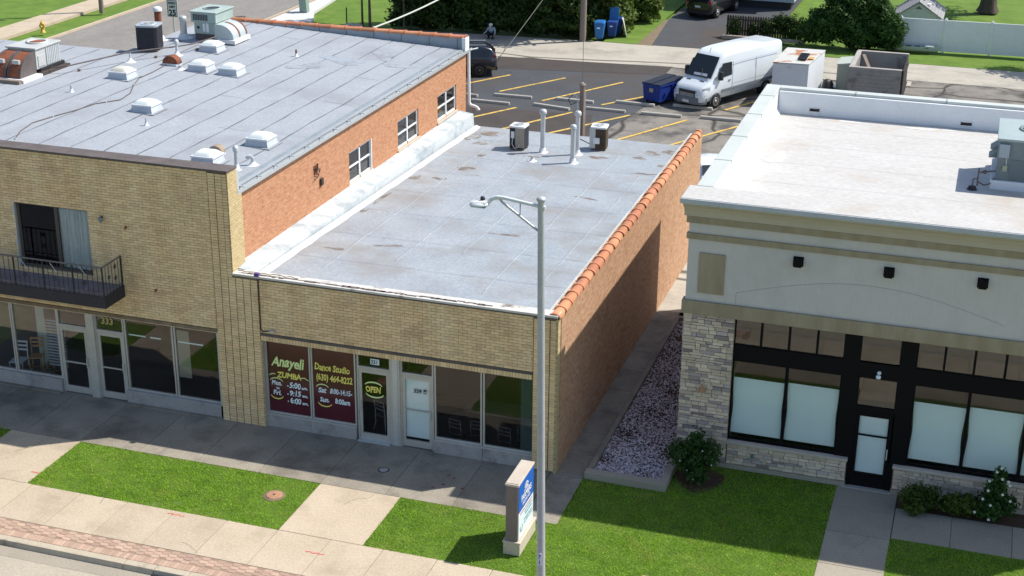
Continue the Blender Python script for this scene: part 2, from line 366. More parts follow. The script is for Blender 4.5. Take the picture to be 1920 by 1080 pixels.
# front kerb in segments, a drain grate set in it
kb = tag(bpy.data.objects.new('kerb', None), kind='structure'); col.objects.link(kb); WL[kb] = (0,0,0)
xs = [-60,-40,-30,-24,-18,-14.4,-8.42,-7.6,-6.7,-3.7,-.7,2.3,5.3,8.3,12,20,60]
for a, b in zip(xs, xs[1:]):
    MB().prism([(-7.37,.0),(-7.56,-.012),(-7.60,-.19),(-7.37,-.19)], 'x', a+.008, b-.008).build('kerb_stone', curbm, kb, bevel=.012)
gr = thing('drain_grate', 'black iron storm drain grate at the foot of the kerb', 'drain grate', (-7.15,-7.78,-.145))
g = MB()
for i in range(12): g.box(-7.58+i*.075, -7.55+i*.075, -7.95, -7.63, -.145, -.12)
g.box(-7.62,-6.68,-7.97,-7.93,-.145,-.12); g.box(-7.62,-6.68,-7.65,-7.61,-.145,-.118)
g.build('bars', blackm, gr)
# paver strip
bed = struct('paver_strip', MB().box(-40, 3.4, -7.37, -6.67, -.2, -.008), M('paver_bed', (.26,.18,.13), (.33,.23,.17), 6, .95))
pm = MB().box(-.046,.046,-.12,.12,-.03,0).mesh('paver', paver, .006)
rnd = random.Random(4)
for i in range(92):
    o = link('paver', pm, bed, (-13.2+i*.104, -7.235, rnd.uniform(-.004,.002)))
hx = [(-.125,0),(-.075,.066),(.075,.066),(.125,0),(.075,-.066),(-.075,-.066)]
hm = MB().prism([(x*.985, y*.975) for x, y in hx], 'z', -.03, 0).mesh('paver', paver, .006)
for c in range(46):
    for r in range(3):
        y = -7.03 + r*.14 + (.07 if c % 2 else 0)
        if y > -6.72: continue
        link('paver', hm, bed, (-13.2+c*.205, y, rnd.uniform(-.004,.002)))
rest = MB()
for x0, x1 in ((-30,-13.35),(-3.6,3.2)):
    x = x0
    while x < x1: rest.box(x, x+.092, -7.355, -7.115, -.02, 0); x += .104
    x = x0
    while x < x1:
        for r in range(3): rest.box(x, x+.22, -7.1+r*.142, -6.97+r*.142, -.02, -.001)
        x += .235
tag(rest.build('distant_pavers', paver, bed), kind='stuff')
# slabs: one object each, shared look
def slabs(parent, mat, xs, y0, y1, gap=.007, top=0.0):
    for a, b in zip(xs, xs[1:]):
        MB().box(a+gap, b-gap, y0+gap, y1-gap, top-.1, top+rnd.uniform(-.002,.002)).build('slab', mat, parent, bevel=.006)
pv = struct('pavement', MB().box(-60, 3.4, -6.67, -4.98, -.2, -.012), joint)
slabs(pv, conc_new, [-60,-40,-25,-19.6,-18.2,-16.8,-15.45,-14.05,-12.7,-11.25,-9.86,-8.47,-7.03,-5.62,-4.2,-2.8,-1.4,0,1.4,3.4], -6.67, -4.98)
pv2 = struct('pavement', MB().box(3.4, 60, -7.37, -4.05, -.2, -.010), joint)
slabs(pv2, conc_new, [3.4,4.3,5.8,7.3,8.8,10.3,11.8,13.3,20,60], -7.37, -4.05)
ap = struct('shopfront_walk', MB().box(-30, .86, -2.5, .3, -.2, -.012), joint)
slabs(ap, conc_dk, [-30,-20.2,-18.35,-16.5,-14.7,-12.9,-11.05,-9.3,-7.47,-5.64,-3.8,-1.96,-.08], -2.5, .28)
slabs(ap, conc_dk, [-.08,.84], -2.5, -2.08)
al = struct('side_alley_walk', MB().box(-.08, .86, -2.08, 12.2, -.2, -.012), joint)
ys = [-2.08,-.02,1.5,2.6,4.1,5.6,7.1,8.6,10.2,12.2]
for a, b in zip(ys, ys[1:]): slabs(al, conc_dk, [-.07,.84], a, b, .006)
sheet('rear_yard_concrete', alleyc, -.004, *rect(.02, 4.5, 12.2, 22))
cw = struct('connecting_walk', MB().box(-5.62, -3.35, -4.98, -2.5, -.2, -.012), joint); slabs(cw, conc_new, [-5.62,-3.35], -4.98, -2.5)
cw2 = struct('connecting_walk', MB().box(-15.1, -12.87, -4.98, -2.5, -.2, -.012), joint); slabs(cw2, conc_new, [-15.1,-12.87], -4.98, -2.5)
dw = struct('entrance_walk', MB().box(7.26, 8.83, -4.05, 2.0, -.2, -.012), joint)
for a, b in zip([-4.05,-3.4,-2.13,-.55,.75,1.98], [-3.4,-2.13,-.55,.75,1.98]): slabs(dw, conc if b > -2.2 else conc_new, [7.26,8.83], a, b)
dw2 = struct('entrance_side_walk', MB().box(8.84, 30, -.44, 1.12, -.2, -.012), joint); slabs(dw2, conc, [8.84,10.24,11.7,13.2,14.7,30], -.44, 1.12)
# lawns: soil sheet + real blades
def blades(name, rects, n_per, seed, label, bare=()):
    r = np.random.default_rng(seed); P = []
    for x0, x1, y0, y1 in rects:
        n = int((x1-x0)*(y1-y0)*n_per); q_ = np.arange(n); e = r.random(n)**2*.075; P.append(np.c_[np.clip(r.uniform(x0-.05, x1+.05, n), x0-e, x1+e), np.clip(r.uniform(y0-.05, y1+.05, n), y0-e, y1+e)])
    P = np.vstack(P)
    for cx, cy, rr in bare: P = P[np.hypot(P[:,0]-cx, P[:,1]-cy) > rr*r.uniform(.8,1.25,len(P))]
    n = len(P); a = r.uniform(0, 6.283, n); h = r.uniform(.02,.06,n); wd = r.uniform(.007,.014,n)
    patch = .75+.35*np.sin(P[:,0]*2.1+np.sin(P[:,1]*1.7)*2)*np.sin(P[:,1]*2.6+P[:,0]); h *= patch
    lean = r.normal(0,.028,(n,2))
    V = np.zeros((n,3,3)); dx = np.cos(a)*wd; dy = np.sin(a)*wd
    V[:,0,0] = P[:,0]-dx; V[:,0,1] = P[:,1]-dy; V[:,1,0] = P[:,0]+dx; V[:,1,1] = P[:,1]+dy
    V[:,2,0] = P[:,0]+lean[:,0]; V[:,2,1] = P[:,1]+lean[:,1]; V[:,2,2] = h
    V[:,:,2] += -.012
    me = bpy.data.meshes.new(name); me.vertices.add(3*n); me.vertices.foreach_set('co', V.ravel())
    me.loops.add(3*n); me.loops.foreach_set('vertex_index', np.arange(3*n, dtype=np.int32))
    me.polygons.add(n); me.polygons.foreach_set('loop_start', np.arange(0, 3*n, 3, dtype=np.int32))
    me.update(); me.validate(); me.materials.append(blade_m)
    o = link(name, me); tag(o, label, 'grass', kind='stuff'); return o
sheet('lawn', grass_g, -.014, *rect(-12.87,-5.62,-4.98,-2.5))
sheet('lawn', grass_g, -.014, (-3.35,-4.98),(3.4,-4.98),(3.4,-4.05),(7.26,-4.05),(7.26,1.9),(3.1,1.9),(3.1,.02),(.86,.02),(.86,-2.5),(-3.35,-2.5))
sheet('lawn', grass_g, -.014, *rect(8.83,30,-4.05,-.44))
sheet('lawn', grass_g, -.014, *rect(-17.2,-15.1,-4.98,-2.5))
sheet('corner_slab', conc_new, -.012, *rect(-30,-17.2,-4.98,-2.5))
blades('grass', [(-12.85,-5.64,-4.96,-2.52)], 1500, 1, 'sunlit lawn strip with a round brown lid, between kerb walk and shopfronts', bare=((-6.48,-3.47,.3),(-9.1,-4.85,.14),(-8.6,-4.6,.12)))
blades('grass', [(-3.33,.86,-4.96,-2.52),(.86,3.38,-4.96,0),(3.38,7.24,-4.03,0),(3.1,7.24,0,1.75)], 1300, 2, 'lawn around the roadside sign, half in shade of the stucco building', bare=((3.75,1.0,.55),))
blades('grass', [(8.85,12.5,-3.4,-.46)], 1300, 3, 'shaded lawn corner right of the entrance walk')
blades('grass', [(-17,-15.12,-4.9,-2.52)], 1200, 5, 'dark lawn corner at the left edge beside the pale slab')
sheet('mulch_bed', mulch, -.006, *rect(8.84,30,1.13,1.8))
sheet('mulch_bed', mulch, -.004, *[(3.75+.62*math.cos(t)*(1+.12*math.sin(3*t)), 1.0+.72*math.sin(t)*(1+.1*math.sin(4*t+1))) for t in [i*.2618 for i in range(24)]])
o = MB().lathe([(.0,.012),(.24,.012),(.29,-.004)], (-6.48,-3.47,0), 20).build('soil_patch', earth); tag(o, kind='structure')
# flat circular lids
lid = thing('access_cover', 'small round iron lid set in the shaded shopfront walk', 'lid', (-4.34,-1.28,0))
MB().lathe([(.155,.0),(.155,.006),(.125,.007)], (-4.34,-1.28,0), 20).build('rim', blackm, lid); MB().lathe([(.0,.008),(.12,.008),(.125,.004)][::-1], (-4.34,-1.28,0), 20).build('cover', bulk, lid)
lid2 = thing('valve_cover', 'reddish brown round utility lid in the lawn strip', 'lid', (-6.48,-3.47,0))
brl = M('red_brown_lid', (.34,.17,.10), (.42,.24,.15), 8, .9)
MB().lathe([(.0,.03),(.19,.03),(.215,.022),(.22,.0)][::-1], (-6.48,-3.47,0), 22).build('cover', brl, lid2); MB().lathe([(.0,.036),(.03,.036),(.035,.028)][::-1], (-6.48,-3.47,0), 10).build('lift_hole', blackm, lid2)
# red survey marks sprayed on the pavement
for x, y, a in ((-8.37,-5.16,.0),(-4.3,-5.68,.0),(-13.0,-4.42,-.1)):
    b = MB(); L = .24 if x > -12 else .13
    for k in range(7):
        x0 = x-L+2*L*k/7; yy = y+.02*math.sin(k*2.1)
        b.add([(x0,yy-.018,.006),(x0+2*L/7+.004,yy-.014,.006),(x0+2*L/7+.004,yy+.02,.006),(x0,yy+.012,.006)], [(0,1,2,3)])
    o = b.build('survey_mark', redpaint); tag(o, {-8.37:'red sprayed mark on pavement below the long lawn strip', -4.3:'red sprayed mark on pavement below the pale connecting slab', -13.0:'small red sprayed mark at the left end of the lawn strip'}[x], 'paint mark', 'survey marks')
# gum stains on walk
b = MB()
for x, y, r in ((-2.55,-1.5,.05),(-2.4,-1.1,.04),(-2.0,-1.55,.05),(-2.75,-1.75,.035),(-2.6,-1.0,.04)):
    b.add([(x+r*math.cos(t)*(1+.3*math.sin(3*t+x)), y+r*math.sin(t), .0035) for t in [i*.628 for i in range(10)]], [tuple(range(10))])
tag(b.build('walk_stains', rust), kind='structure')
ck = MB(); rr = random.Random(77)
for x, y, a, L in ((-6.3,-1.9,.5,1.2),(-10.4,-1.0,2.4,1.5),(-2.6,-.5,1.0,.9),(-10.5,-5.3,1.2,1.1),(-4.6,-3.3,.3,1.3),(-7.6,-6.3,.8,.8),(-14.2,-3.6,1.9,1.2),(.3,4.7,1.3,.9),(8.0,-1.2,.6,.9),(9.6,.3,2.2,.8)):
    p = Vector((x, y, .0042)); n = int(L/.07)
    for k in range(n):
        a += rr.uniform(-.5,.5); d = Vector((math.cos(a), math.sin(a), 0)); q = p+d*.07; w_ = Vector((-d.y, d.x, 0))*.006*(1-k/n*.6)
        ck.add([p-w_, q-w_, q+w_, p+w_], [(0,1,2,3)]); p = q
tag(ck.build('paving_cracks', joint), kind='structure')

# ------------------------------------------------------------------ rear lot, alley, side street
sheet('rear_ground', asph_old, -.09, *rect(-22, 40, 18, 47.9))
sheet('parking_lot', asph, -.08, (-21,31),(-7.6,32.5),(-6.5,39.6),(-7.2,45.9),(-7.2,48.0),(-21,46.6))
sheet('parking_lot', asph_br, -.072, (-21,43.3),(-7.25,45.9),(-7.2,47.9),(-21,46.7))
sheet('parking_lot', asph_br, -.072, (-21,26),(-9,26),(-7.9,32.4),(-8.7,36.2),(-21,35.4))
sheet('alley', alleyc, -.084, (-32,46.0),(-7.2,47.9),(60,48.6),(60,53.6),(2,53.6),(-12,53.1),(-24,52.2),(-32,50.9))
sheet('concrete_yard', asph_old, -.080, *rect(5.9, 40, 36, 49.4))
sheet('driveway', asph, -.076, (-9.6,53.1),(-3.2,53.3),(-3.0,75),(-10.2,75),(-10.3,61))
sheet('driveway_edge', earth, -.078, (-10.6,53.0),(-9.5,53.0),(-10.1,61),(-10.6,61))
sheet('grass_verge', grass_far, -.07, (-12.6,53.0),(-10.5,53.0),(-10.5,75),(-13,75))
sheet('grass_verge', grass_far, -.07, *rect(-1.5, 60, 53.6, 57.2))
sheet('street', street_a, -.12, *rect(-44.0,-34.6,-40,140))
def lane_kerb(x, s):
    k = struct('street_kerb', MB().prism([(x,-.2),(x,.0),(x+s*.18,.0),(x+s*.18,-.2)], 'y', 25, 120), conc_new)
lane_kerb(-44.0, -1); lane_kerb(-34.6, 1)
struct('street_pavement', MB().box(-48.6,-46.6,20,120,-.2,-.02), conc_new)
struct('street_pavement', MB().prism([(-34.3,50.5),(-32.2,50.2),(-31.6,52.6),(-32.7,55),(-33.4,60),(-33.4,120),(-34.4,120)], 'z', -.2, -.03), M('white_concrete', (.52,.53,.52), (.58,.58,.56), 1, .9))
mh = thing('street_manhole', 'dark round manhole cover in the side street asphalt', 'manhole', (-36.6,52.2,-.12))
MB().lathe([(.0,.012),(.34,.012),(.38,.0)][::-1], (-36.6,52.2,-.12), 20).build('cover', M('iron', (.07,.065,.06), None, rough=.7), mh)
# parking lines
lm = MB()
def pline(x0, y0, x1, y1, wd=.17, z=-.066):
    d = Vector((x1-x0, y1-y0, 0)).normalized(); p = Vector((-d.y, d.x, 0))*wd/2
    lm.add([(x0+p.x,y0+p.y,z),(x0-p.x,y0-p.y,z),(x1-p.x,y1-p.y,z),(x1+p.x,y1+p.y,z)], [(0,1,2,3)])
for L in ((-17.3,39.4,-15.2,42.92),(-14.6,39.2,-12.15,43.3),(-11.9,38.1,-8.95,43.4),(-8.8,38.34,-6.33,41.9),
          (-17,29,-12.74,36.33),(-14,29,-9.81,36.4),(-11.2,30.1,-6.95,36.85),(-7.6,30.0,-4.05,36.95),(-4.6,31,-1.3,36.95),(-2.63,39.5,-1.5,41.7)): pline(*L)
tag(lm.build('painted_lines', yellow), kind='structure')
# wheel stops
wsm = MB().prism([(-.11,0),(-.085,.11),(-.05,.14),(.05,.14),(.085,.11),(.11,0)], 'x', -1.02, 1.02).mesh('wheel_stop', stop_m, .012)
ordn = ['first','second','third','fourth','fifth']
for row, pts in (('near', [(-14.25,36.75,-.03),(-11.04,36.9,-.2),(-8.3,37.25,-.02),(-5.45,37.3,0),(-2.5,37.5,0.0)]), ('far', [(-16.3,37.8,-.1),(-13.55,38.3,.02),(-10.3,38.55,-.03),(-7.2,39.0,-.06),(-4.27,39.3,-.05)])):
    for i, (x, y, a) in enumerate(pts):
        o = link('wheel_stop', wsm, None, (x, y, -.075)); o.rotation_euler = (0,0,a)
        tag(o, 'concrete wheel stop, %s from the left in the %s row of the lot' % (ordn[i], row), 'wheel stop', 'wheel stops in the parking lot')

# ------------------------------------------------------------------ brick laying
bl = .252; bh = .083
bmesh_run = MB().box(-.121,.121,0,.03,-.0365,.0365).mesh('brick', yb)
bmesh_half = MB().box(-.058,.058,0,.03,-.0365,.0365).mesh('brick', yb)
bmesh_stack = MB().box(-.099,.099,0,.03,-.0345,.0345).mesh('brick', yb)
def lay(parent, singles, stuff):
    """singles: list of (mesh, x, y, z); stuff: list of (halfwidth, x, y, z, halfheight)"""
    for me, x, y, z in singles: link('brick', me, parent, (x, y, z))
    b = MB()
    for hw, x, y, z, hh in stuff: b.box(x-hw, x+hw, y, y+.03, z-hh, z+hh)
    if stuff: tag(b.build('brickwork', yb, parent), kind='stuff')
def running(x0, x1, z0, z1, y=0.0, holes=(), bl=.252, bh=.083):
    out = []; r = 0; z = z0+bh/2
    rr = random.Random(int(x0*100))
    while z+bh/2 <= z1+.01:
        x = x0 - (bl/2 if r % 2 else 0)
        while x < x1-.02:
            a, b = max(x, x0), min(x+bl, x1)
            for h in holes:
                if h[2] < z < h[3] and a < h[1] and b > h[0]:
                    if a < h[0]: b = h[0]
                    elif b > h[1]: a = h[1]
                    else: b = a
            if b-a > .02: out.append((a, b, y+rr.uniform(-.002,.003), z))
            x += bl
        z += bh; r += 1
    return out

# ------------------------------------------------------------------ windows and doors helpers
def pane(parent, x0, x1, z0, z1, y, mat=None, name='pane', sub=None):
    return MB().box(x0, x1, y, y+.012, z0, z1).build(name, mat or glass, sub or parent)
def frame(parent, x0, x1, z0, z1, y, t=.05, d=.07, mat=None, name='window_frame'):
    b = MB(); b.box(x0,x0+t,y,y+d,z0,z1); b.box(x1-t,x1,y,y+d,z0,z1); b.box(x0+t,x1-t,y,y+d,z0,z0+t); b.box(x0+t,x1-t,y,y+d,z1-t,z1)
    return b.build(name, mat or alum, parent)
def glazed(parent, x0, x1, z0, z1, y, t=.045, mat=None, gmat=None):
    f = frame(parent, x0, x1, z0, z1, y, t, .08, mat, 'window'); pane(parent, x0+t, x1-t, z0+t, z1-t, y+.035, gmat, sub=f); return f
def door(parent, x0, x1, z1, y, hinge_left=True, mat=None, gmat=None, z0=.03, rail=.1, push=None, name='door', bot=.2):
    t = .045; fr = MB(); m = mat or alum
    fr.box(x0,x0+t,y-.01,y+.09,0,z1); fr.box(x1-t,x1,y-.01,y+.09,0,z1); fr.box(x0+t,x1-t,y-.01,y+.09,z1-t,z1)
    fr.build('door_frame', m, parent)
    a, b, c = x0+t+.006, x1-t-.006, z1-t-.008; s = .085
    d = MB(); d.box(a,a+s,y,y+.05,z0,c); d.box(b-s,b,y,y+.05,z0,c); d.box(a+s,b-s,y,y+.05,z0,z0+bot); d.box(a+s,b-s,y,y+.05,c-s,c)
    d = d.build(name, m, parent)
    pane(parent, a+s, b-s, z0+bot, c-s, y+.022, gmat, sub=d)
    if push: MB().box(a+s,b-s,y+.0,y+.045,push,push+.035).build('push_bar', m, d)
    hx_ = b-s/2 if hinge_left else a+s/2
    h = MB(); h.box(hx_-.015,hx_+.015,y-.06,y-.04,.92,1.22); h.box(hx_-.012,hx_+.012,y-.05,y,.94,.96); h.box(hx_-.012,hx_+.012,y-.05,y,1.18,1.2); h.build('handle', galv, d)
    return d
def text(s, x, z, y, size, mat, parent, shear=0, bold=0.0, align='LEFT', rx=R(90), rz=0, sx=1.0, name='lettering', ry=0, hand=0):
    cu = bpy.data.curves.new('lettering', 'FONT'); cu.body = s; cu.size = size; cu.shear = shear; cu.offset = bold; cu.extrude = .0015; cu.align_x = align; cu.resolution_u = 3
    ob = bpy.data.objects.new('tmp', cu); me = bpy.data.meshes.new_from_object(ob); bpy.data.objects.remove(ob)
    me.materials.clear(); me.materials.append(mat)
    if hand:
        co = np.zeros(len(me.vertices)*3); me.vertices.foreach_get('co', co); co = co.reshape(-1,3); u, v = co[:,0].copy()/size, co[:,1].copy()/size; ph = len(s)*1.7+z*9
        co[:,0] += size*hand*(.10*np.sin(v*4.2+u*1.3+ph)+.05*np.sin(u*6.1+ph)); co[:,1] += size*hand*(.09*np.sin(u*3.3+ph)+.07*np.sin(u*8.7+ph*2)+.05*np.sin(v*5+u*4)); co[:,1] *= 1+.12*hand*np.sin(u*5.3+ph)
        me.vertices.foreach_set('co', co.ravel()); me.update()
    o = link(name, me, parent, (x, y, z)); o.rotation_euler = Euler((rx, ry, rz)); o.scale = (sx, 1, 1); return o
def stroke(pts, y, wd, mat, parent, name='brush_stroke'):
    b = MB(); P = [Vector((p[0], 0, p[1])) for p in pts]
    L = []
    for i, p in enumerate(P):
        d = (P[min(i+1,len(P)-1)]-P[max(i-1,0)]).normalized(); n = Vector((-d.z,0,d.x))*wd/2*(.45+.55*math.sin(math.pi*min(1,max(0,(i+.6)/(len(P))))))
        L.append((p+n, p-n))
    for (a, c), (d, e) in zip(L, L[1:]): b.add([(a.x,y,a.z),(c.x,y,c.z),(e.x,y,e.z),(d.x,y,d.z)], [(0,1,2,3)])
    return b.build(name, mat, parent)
def arc(cx, cz, rx_, rz_, a0, a1, n=12): return [(cx+rx_*math.cos(R(a0+(a1-a0)*i/n)), cz+rz_*math.sin(R(a0+(a1-a0)*i/n))) for i in range(n+1)]

# ------------------------------------------------------------------ MIDDLE BUILDING
mid = thing('shop_building', 'low yellow brick dance studio shop with silver flat roof and orange tiled side parapet', 'building', (-4.4, 9, 0))
b = MB(); b.box(-8.47,-.6,.03,.3,2.88,4.46); b.box(-.6,0,.03,.3,0,4.46); b.build('front_wall', mortar, mid)
run = running(-8.46, -.61, 2.885, 4.46)
run.sort(key=lambda q: -q[0])
sing, stf = [], []
for a, bb, y, z in run:
    if len(sing) < 220 and abs(bb-a-bl) < .01: sing.append((bmesh_run, (a+bb)/2, y, z))
    else: stf.append(((bb-a)/2-.005, (a+bb)/2, y, z, .0365))
zz = .1; k = 0
while zz < 4.44:
    for x in (-.49,-.27,-.07):
        hw = .099 if x < -.2 else .07
        if x < -.2 and len(sing) < 300: sing.append((bmesh_stack, x, -.004, zz))
        else: stf.append((hw, x, -.004, zz, .0345))
    zz += .079
lay(mid, sing, stf)
MB().box(-.004,.06,.0,.24,0,4.46).build('pier_return', ybw, mid)
MB().box(-.3,.08,.24,18.6,0,4.44).build('side_wall', orange2, mid)
MB().box(-9.2,-.3,18.35,18.6,0,3.9).build('rear_wall', rearbrick, mid)
b = MB(); b.hexa([(-9.3,.25,4.2),(-.28,.25,4.2),(-.28,18.62,3.7),(-9.3,18.62,3.7)], [(-9.3,.25,4.44),(-.28,.25,4.44),(-.28,18.62,3.93),(-9.3,18.62,3.93)])
roofm = b.build('roof', roof_m, mid)
def zm(y): return 4.44-.0278*(y-.25)
# membrane laps on the roof
lap = M('roof_lap', (.275,.31,.35), (.36,.395,.425), .7, .5, c3=(.265,.265,.26), s3=.4, lo3=.46, hi3=.66)
for i, y in enumerate((2.3,4.6,7.1,9.4,11.9,14.1,16.6)):
    b = MB(); n = 14
    for k in range(n):
        x0 = -8.4+8.05*k/n; x1 = -8.4+8.05*(k+1)/n; w0 = .035*sm_noise(k,i); w1 = .035*sm_noise(k+1,i)
        b.add([(x0,y+w0,zm(y)+.003),(x1,y+w1,zm(y)+.003),(x1,y+w1+.09,zm(y+.09)+.012),(x0,y+w0+.09,zm(y+.09)+.012),(x1,y+w1+.10,zm(y)+.0),(x0,y+w0+.10,zm(y)+.0)], [(0,1,2,3),(3,2,4,5)])
    b.build('roof_lap', lap, roofm)
for i, x in enumerate((-7.3,-5.6,-4.1,-2.5,-1.2)):
    b = MB(); n = 20; ya_, yb2 = (1.0+1.3*i) % 4+.5, 18.2-(i*2.3) % 5
    for k in range(n):
        y0 = ya_+(yb2-ya_)*k/n; y1 = ya_+(yb2-ya_)*(k+1)/n; w0 = .03*sm_noise(k,i+20); w1 = .03*sm_noise(k+1,i+20)
        b.add([(x+w0,y0,zm(y0)+.003),(x+w0+.07,y0,zm(y0)+.010),(x+w1+.07,y1,zm(y1)+.010),(x+w1,y1,zm(y1)+.003),(x+w0+.085,y0,zm(y0)),(x+w1+.085,y1,zm(y1))], [(0,1,2,3),(1,4,5,2)])
    b.build('roof_lap', lap, roofm)
b = MB(); b.box(-.34,-.301,.3,18.55,3.9,4.46); b.build('parapet_lining', coatw, mid)
# sloped cant and raised kerb against the taller wall
b = MB(); b.hexa([(-9.35,.3,4.1),(-8.62,.3,4.1),(-8.72,18.55,3.7),(-9.35,18.55,3.7)], [(-9.35,.3,4.62),(-8.66,.3,4.52),(-8.78,18.55,4.42),(-9.35,18.55,4.50)]); b.build('wall_kerb', coatw, mid)
b = MB()
n = 30
for k in range(n):
    y0 = .3+18.2*k/n; y1 = .3+18.2*(k+1)/n; w0 = .2+.03*sm_noise(k,5); w1 = .2+.03*sm_noise(k+1,5)
    b.add([(-8.64,y0,zm(y0)+.07),(-8.64+.0,y1,zm(y1)+.07),(-8.64+w1,y1,zm(y1)+.006),(-8.64+w0,y0,zm(y0)+.006)], [(0,1,2,3)])
b.build('cant_strip', M('bright_roof_coating', (.54,.57,.59), (.62,.64,.65), 2, .5, c3=(.38,.42,.46), s3=1.5), mid)
# roof stains where water ponded
def stain(parent, x, y, rx_, ry_, ang, seed, zf, mat=stain_m):
    r = random.Random(seed); n = 18; ph = [r.uniform(0,6.28) for _ in range(4)]; pts = []
    for i in range(n):
        t = 6.2832*i/n; k = 1+.22*math.sin(2*t+ph[0])+.18*math.sin(3*t+ph[1])+.12*math.sin(5*t+ph[2])
        dx = rx_*k*math.cos(t); dy = ry_*k*math.sin(t); X = x+dx*math.cos(ang)-dy*math.sin(ang); Y = y+dx*math.sin(ang)+dy*math.cos(ang)
        pts.append((X, Y, zf(X, Y)+.004))
    MB().add(pts, [tuple(range(n))]).build('stain', mat, parent)
for i, (x, y, a, c, an) in enumerate([(-8.32,8.35,.10,.55,0),(-8.3,6.9,.09,.25,0),(-7.03,12.7,.3,.24,0),(-7.65,16.2,.22,.3,0),(-8.35,17.0,.3,.6,.2),(-7.9,17.7,.5,.35,0),(-7.1,14.6,.2,.16,0),(-5.35,15.1,.25,.1,0),(-3.1,15.8,.28,.22,0),(-1.15,14.3,.42,.13,.25),(-1.45,17.1,.3,.28,0),(-1.7,16.3,.25,.18,0),(-.85,17.5,.25,.3,0),(-6.2,4.0,.35,.12,.3),(-3.4,6.2,.4,.1,0),(-5.0,9.5,.3,.12,.2),(-2.2,10.8,.35,.1,-.2),(-7.6,3.2,.3,.1,.1),(-8.2,11.0,.15,.3,0),(-7.4,11.2,.3,.12,0),(-6.5,12.0,.25,.08,0),(-.6,15.6,.2,.3,0)]): stain(roofm, x, y, a, c, an, i, lambda X, Y: zm(Y))
# front coping
b = MB(); b.box(-9.22,.05,-.045,.34,4.50,4.56); b.build('coping', copl, mid, bevel=.008)
b = MB(); b.box(-8.5,.03,-.03,.03,4.455,4.5); b.build('drip_edge', copm, mid)
b = MB(); rr = random.Random(2); x = -9.0
for k in range(46):
    L = rr.uniform(.08,.34); b.box(x, x+L, .03+rr.uniform(-.02,.06), .07+rr.uniform(0,.06), 4.56, 4.572); x += L*rr.uniform(.6,.9)
b.build('flaking_tar', copm, mid)
# clay tiles along the side parapet: one object each
def tile_mesh(L, r0, r1):
    b = MB(); n = 9
    def ring(r, y, dz=0): return [(r*math.cos(math.pi*i/n), y, r*.82*math.sin(math.pi*i/n)+dz) for i in range(n+1)]
    A = ring(r0, 0); B_ = ring(r1, L); C = ring(r0-.02, 0); D = ring(r1-.02, L); m = n+1
    vs = A+B_+C+D
    fs = [(i, i+1, m+i+1, m+i) for i in range(n)]; b.add(vs, fs, True)
    b.add(vs, [(2*m+i, 3*m+i, 3*m+i+1, 2*m+i+1) for i in range(n)], True)
    b.add(vs, [(i, 2*m+i, 2*m+i+1, i+1) for i in range(n)]); b.add(vs, [(m+i, m+i+1, 3*m+i+1, 3*m+i) for i in range(n)])
    # collar at the lower end
    E_ = ring(r0+.018, -.005); F = ring(r0+.018, .05); b.add(E_+F, [(i, i+1, m+i+1, m+i) for i in range(n)], True); b.add(E_+A, [(i, m+i, m+i+1, i+1) for i in range(n)]); b.add(F+ring(r0-.002,.05), [(i, i+1, m+i+1, m+i) for i in range(n)])
    return b.mesh('clay_tile', tile)
tm = tile_mesh(.6, .165, .14)
for k in range(33):
    o = link('clay_tile', tm, mid, (-.06+.008*sm_noise(k,1), .02+k*.562+.012*sm_noise(k,7), 4.45+.006*sm_noise(k,2)))
    o.rotation_euler = (R(1.0), R(4*sm_noise(k,3)), R(2.2*sm_noise(k,4)))
MB().cyl((-.06,18.5,4.47),(-.06,18.62,4.47),.15,.15,14).build('tile_end_cap', tile, mid)
# shop front
yw = .16
MB().box(-8.47,-.6,-.012,.1,2.80,2.88).build('lintel_ledge', copm, mid)
b = MB(); x = -8.46
while x < -.64: b.box(x, x+.078, .0, .1, 2.655, 2.798); x += .088
tag(b.build('rowlock_bricks', yb, mid), kind='stuff')
MB().box(-8.47,-.6,.02,.2,2.65,2.79).build('lintel', mortar, mid)
for a, c in ((-8.47,-5.72),(-3.42,-.6)):
    b = MB(); x = a; nseg = 2
    for i in range(nseg): b.box(a+(c-a)*i/nseg+.004, a+(c-a)*(i+1)/nseg-.004, .06, .3, 0, .36)
    b.build('bulkhead', bulk, mid, bevel=.008); MB().box(a,c,.08,.3,.36,.40).build('window_sill', alum, mid)
for a, c in ((-8.44,-7.08),(-7.06,-5.72),(-3.42,-2.06),(-2.03,-.6)): glazed(mid, a, c, .40, 2.65, yw)
MB().box(-8.5,-8.43,.03,.3,0,2.65).build('jamb', alum, mid)
door(mid, -5.68, -4.68, 2.2, yw, False, push=None); glazed(mid, -5.68, -4.68, 2.2, 2.65, yw)
MB().box(-4.68,-4.40,.10,.3,0,2.65).build('mullion_panel', alum, mid, bevel=.01)
MB().box(-4.6,-4.46,.085,.1,0.02,2.62).build('mullion_cover', galv, mid)
d329 = door(mid, -4.40, -3.44, 2.2, yw, True, push=1.12); glazed(mid, -4.40, -3.44, 2.2, 2.65, yw)
MB().box(-5.66,-4.7,.02,.2,0,.03).build('threshold', galv, mid)
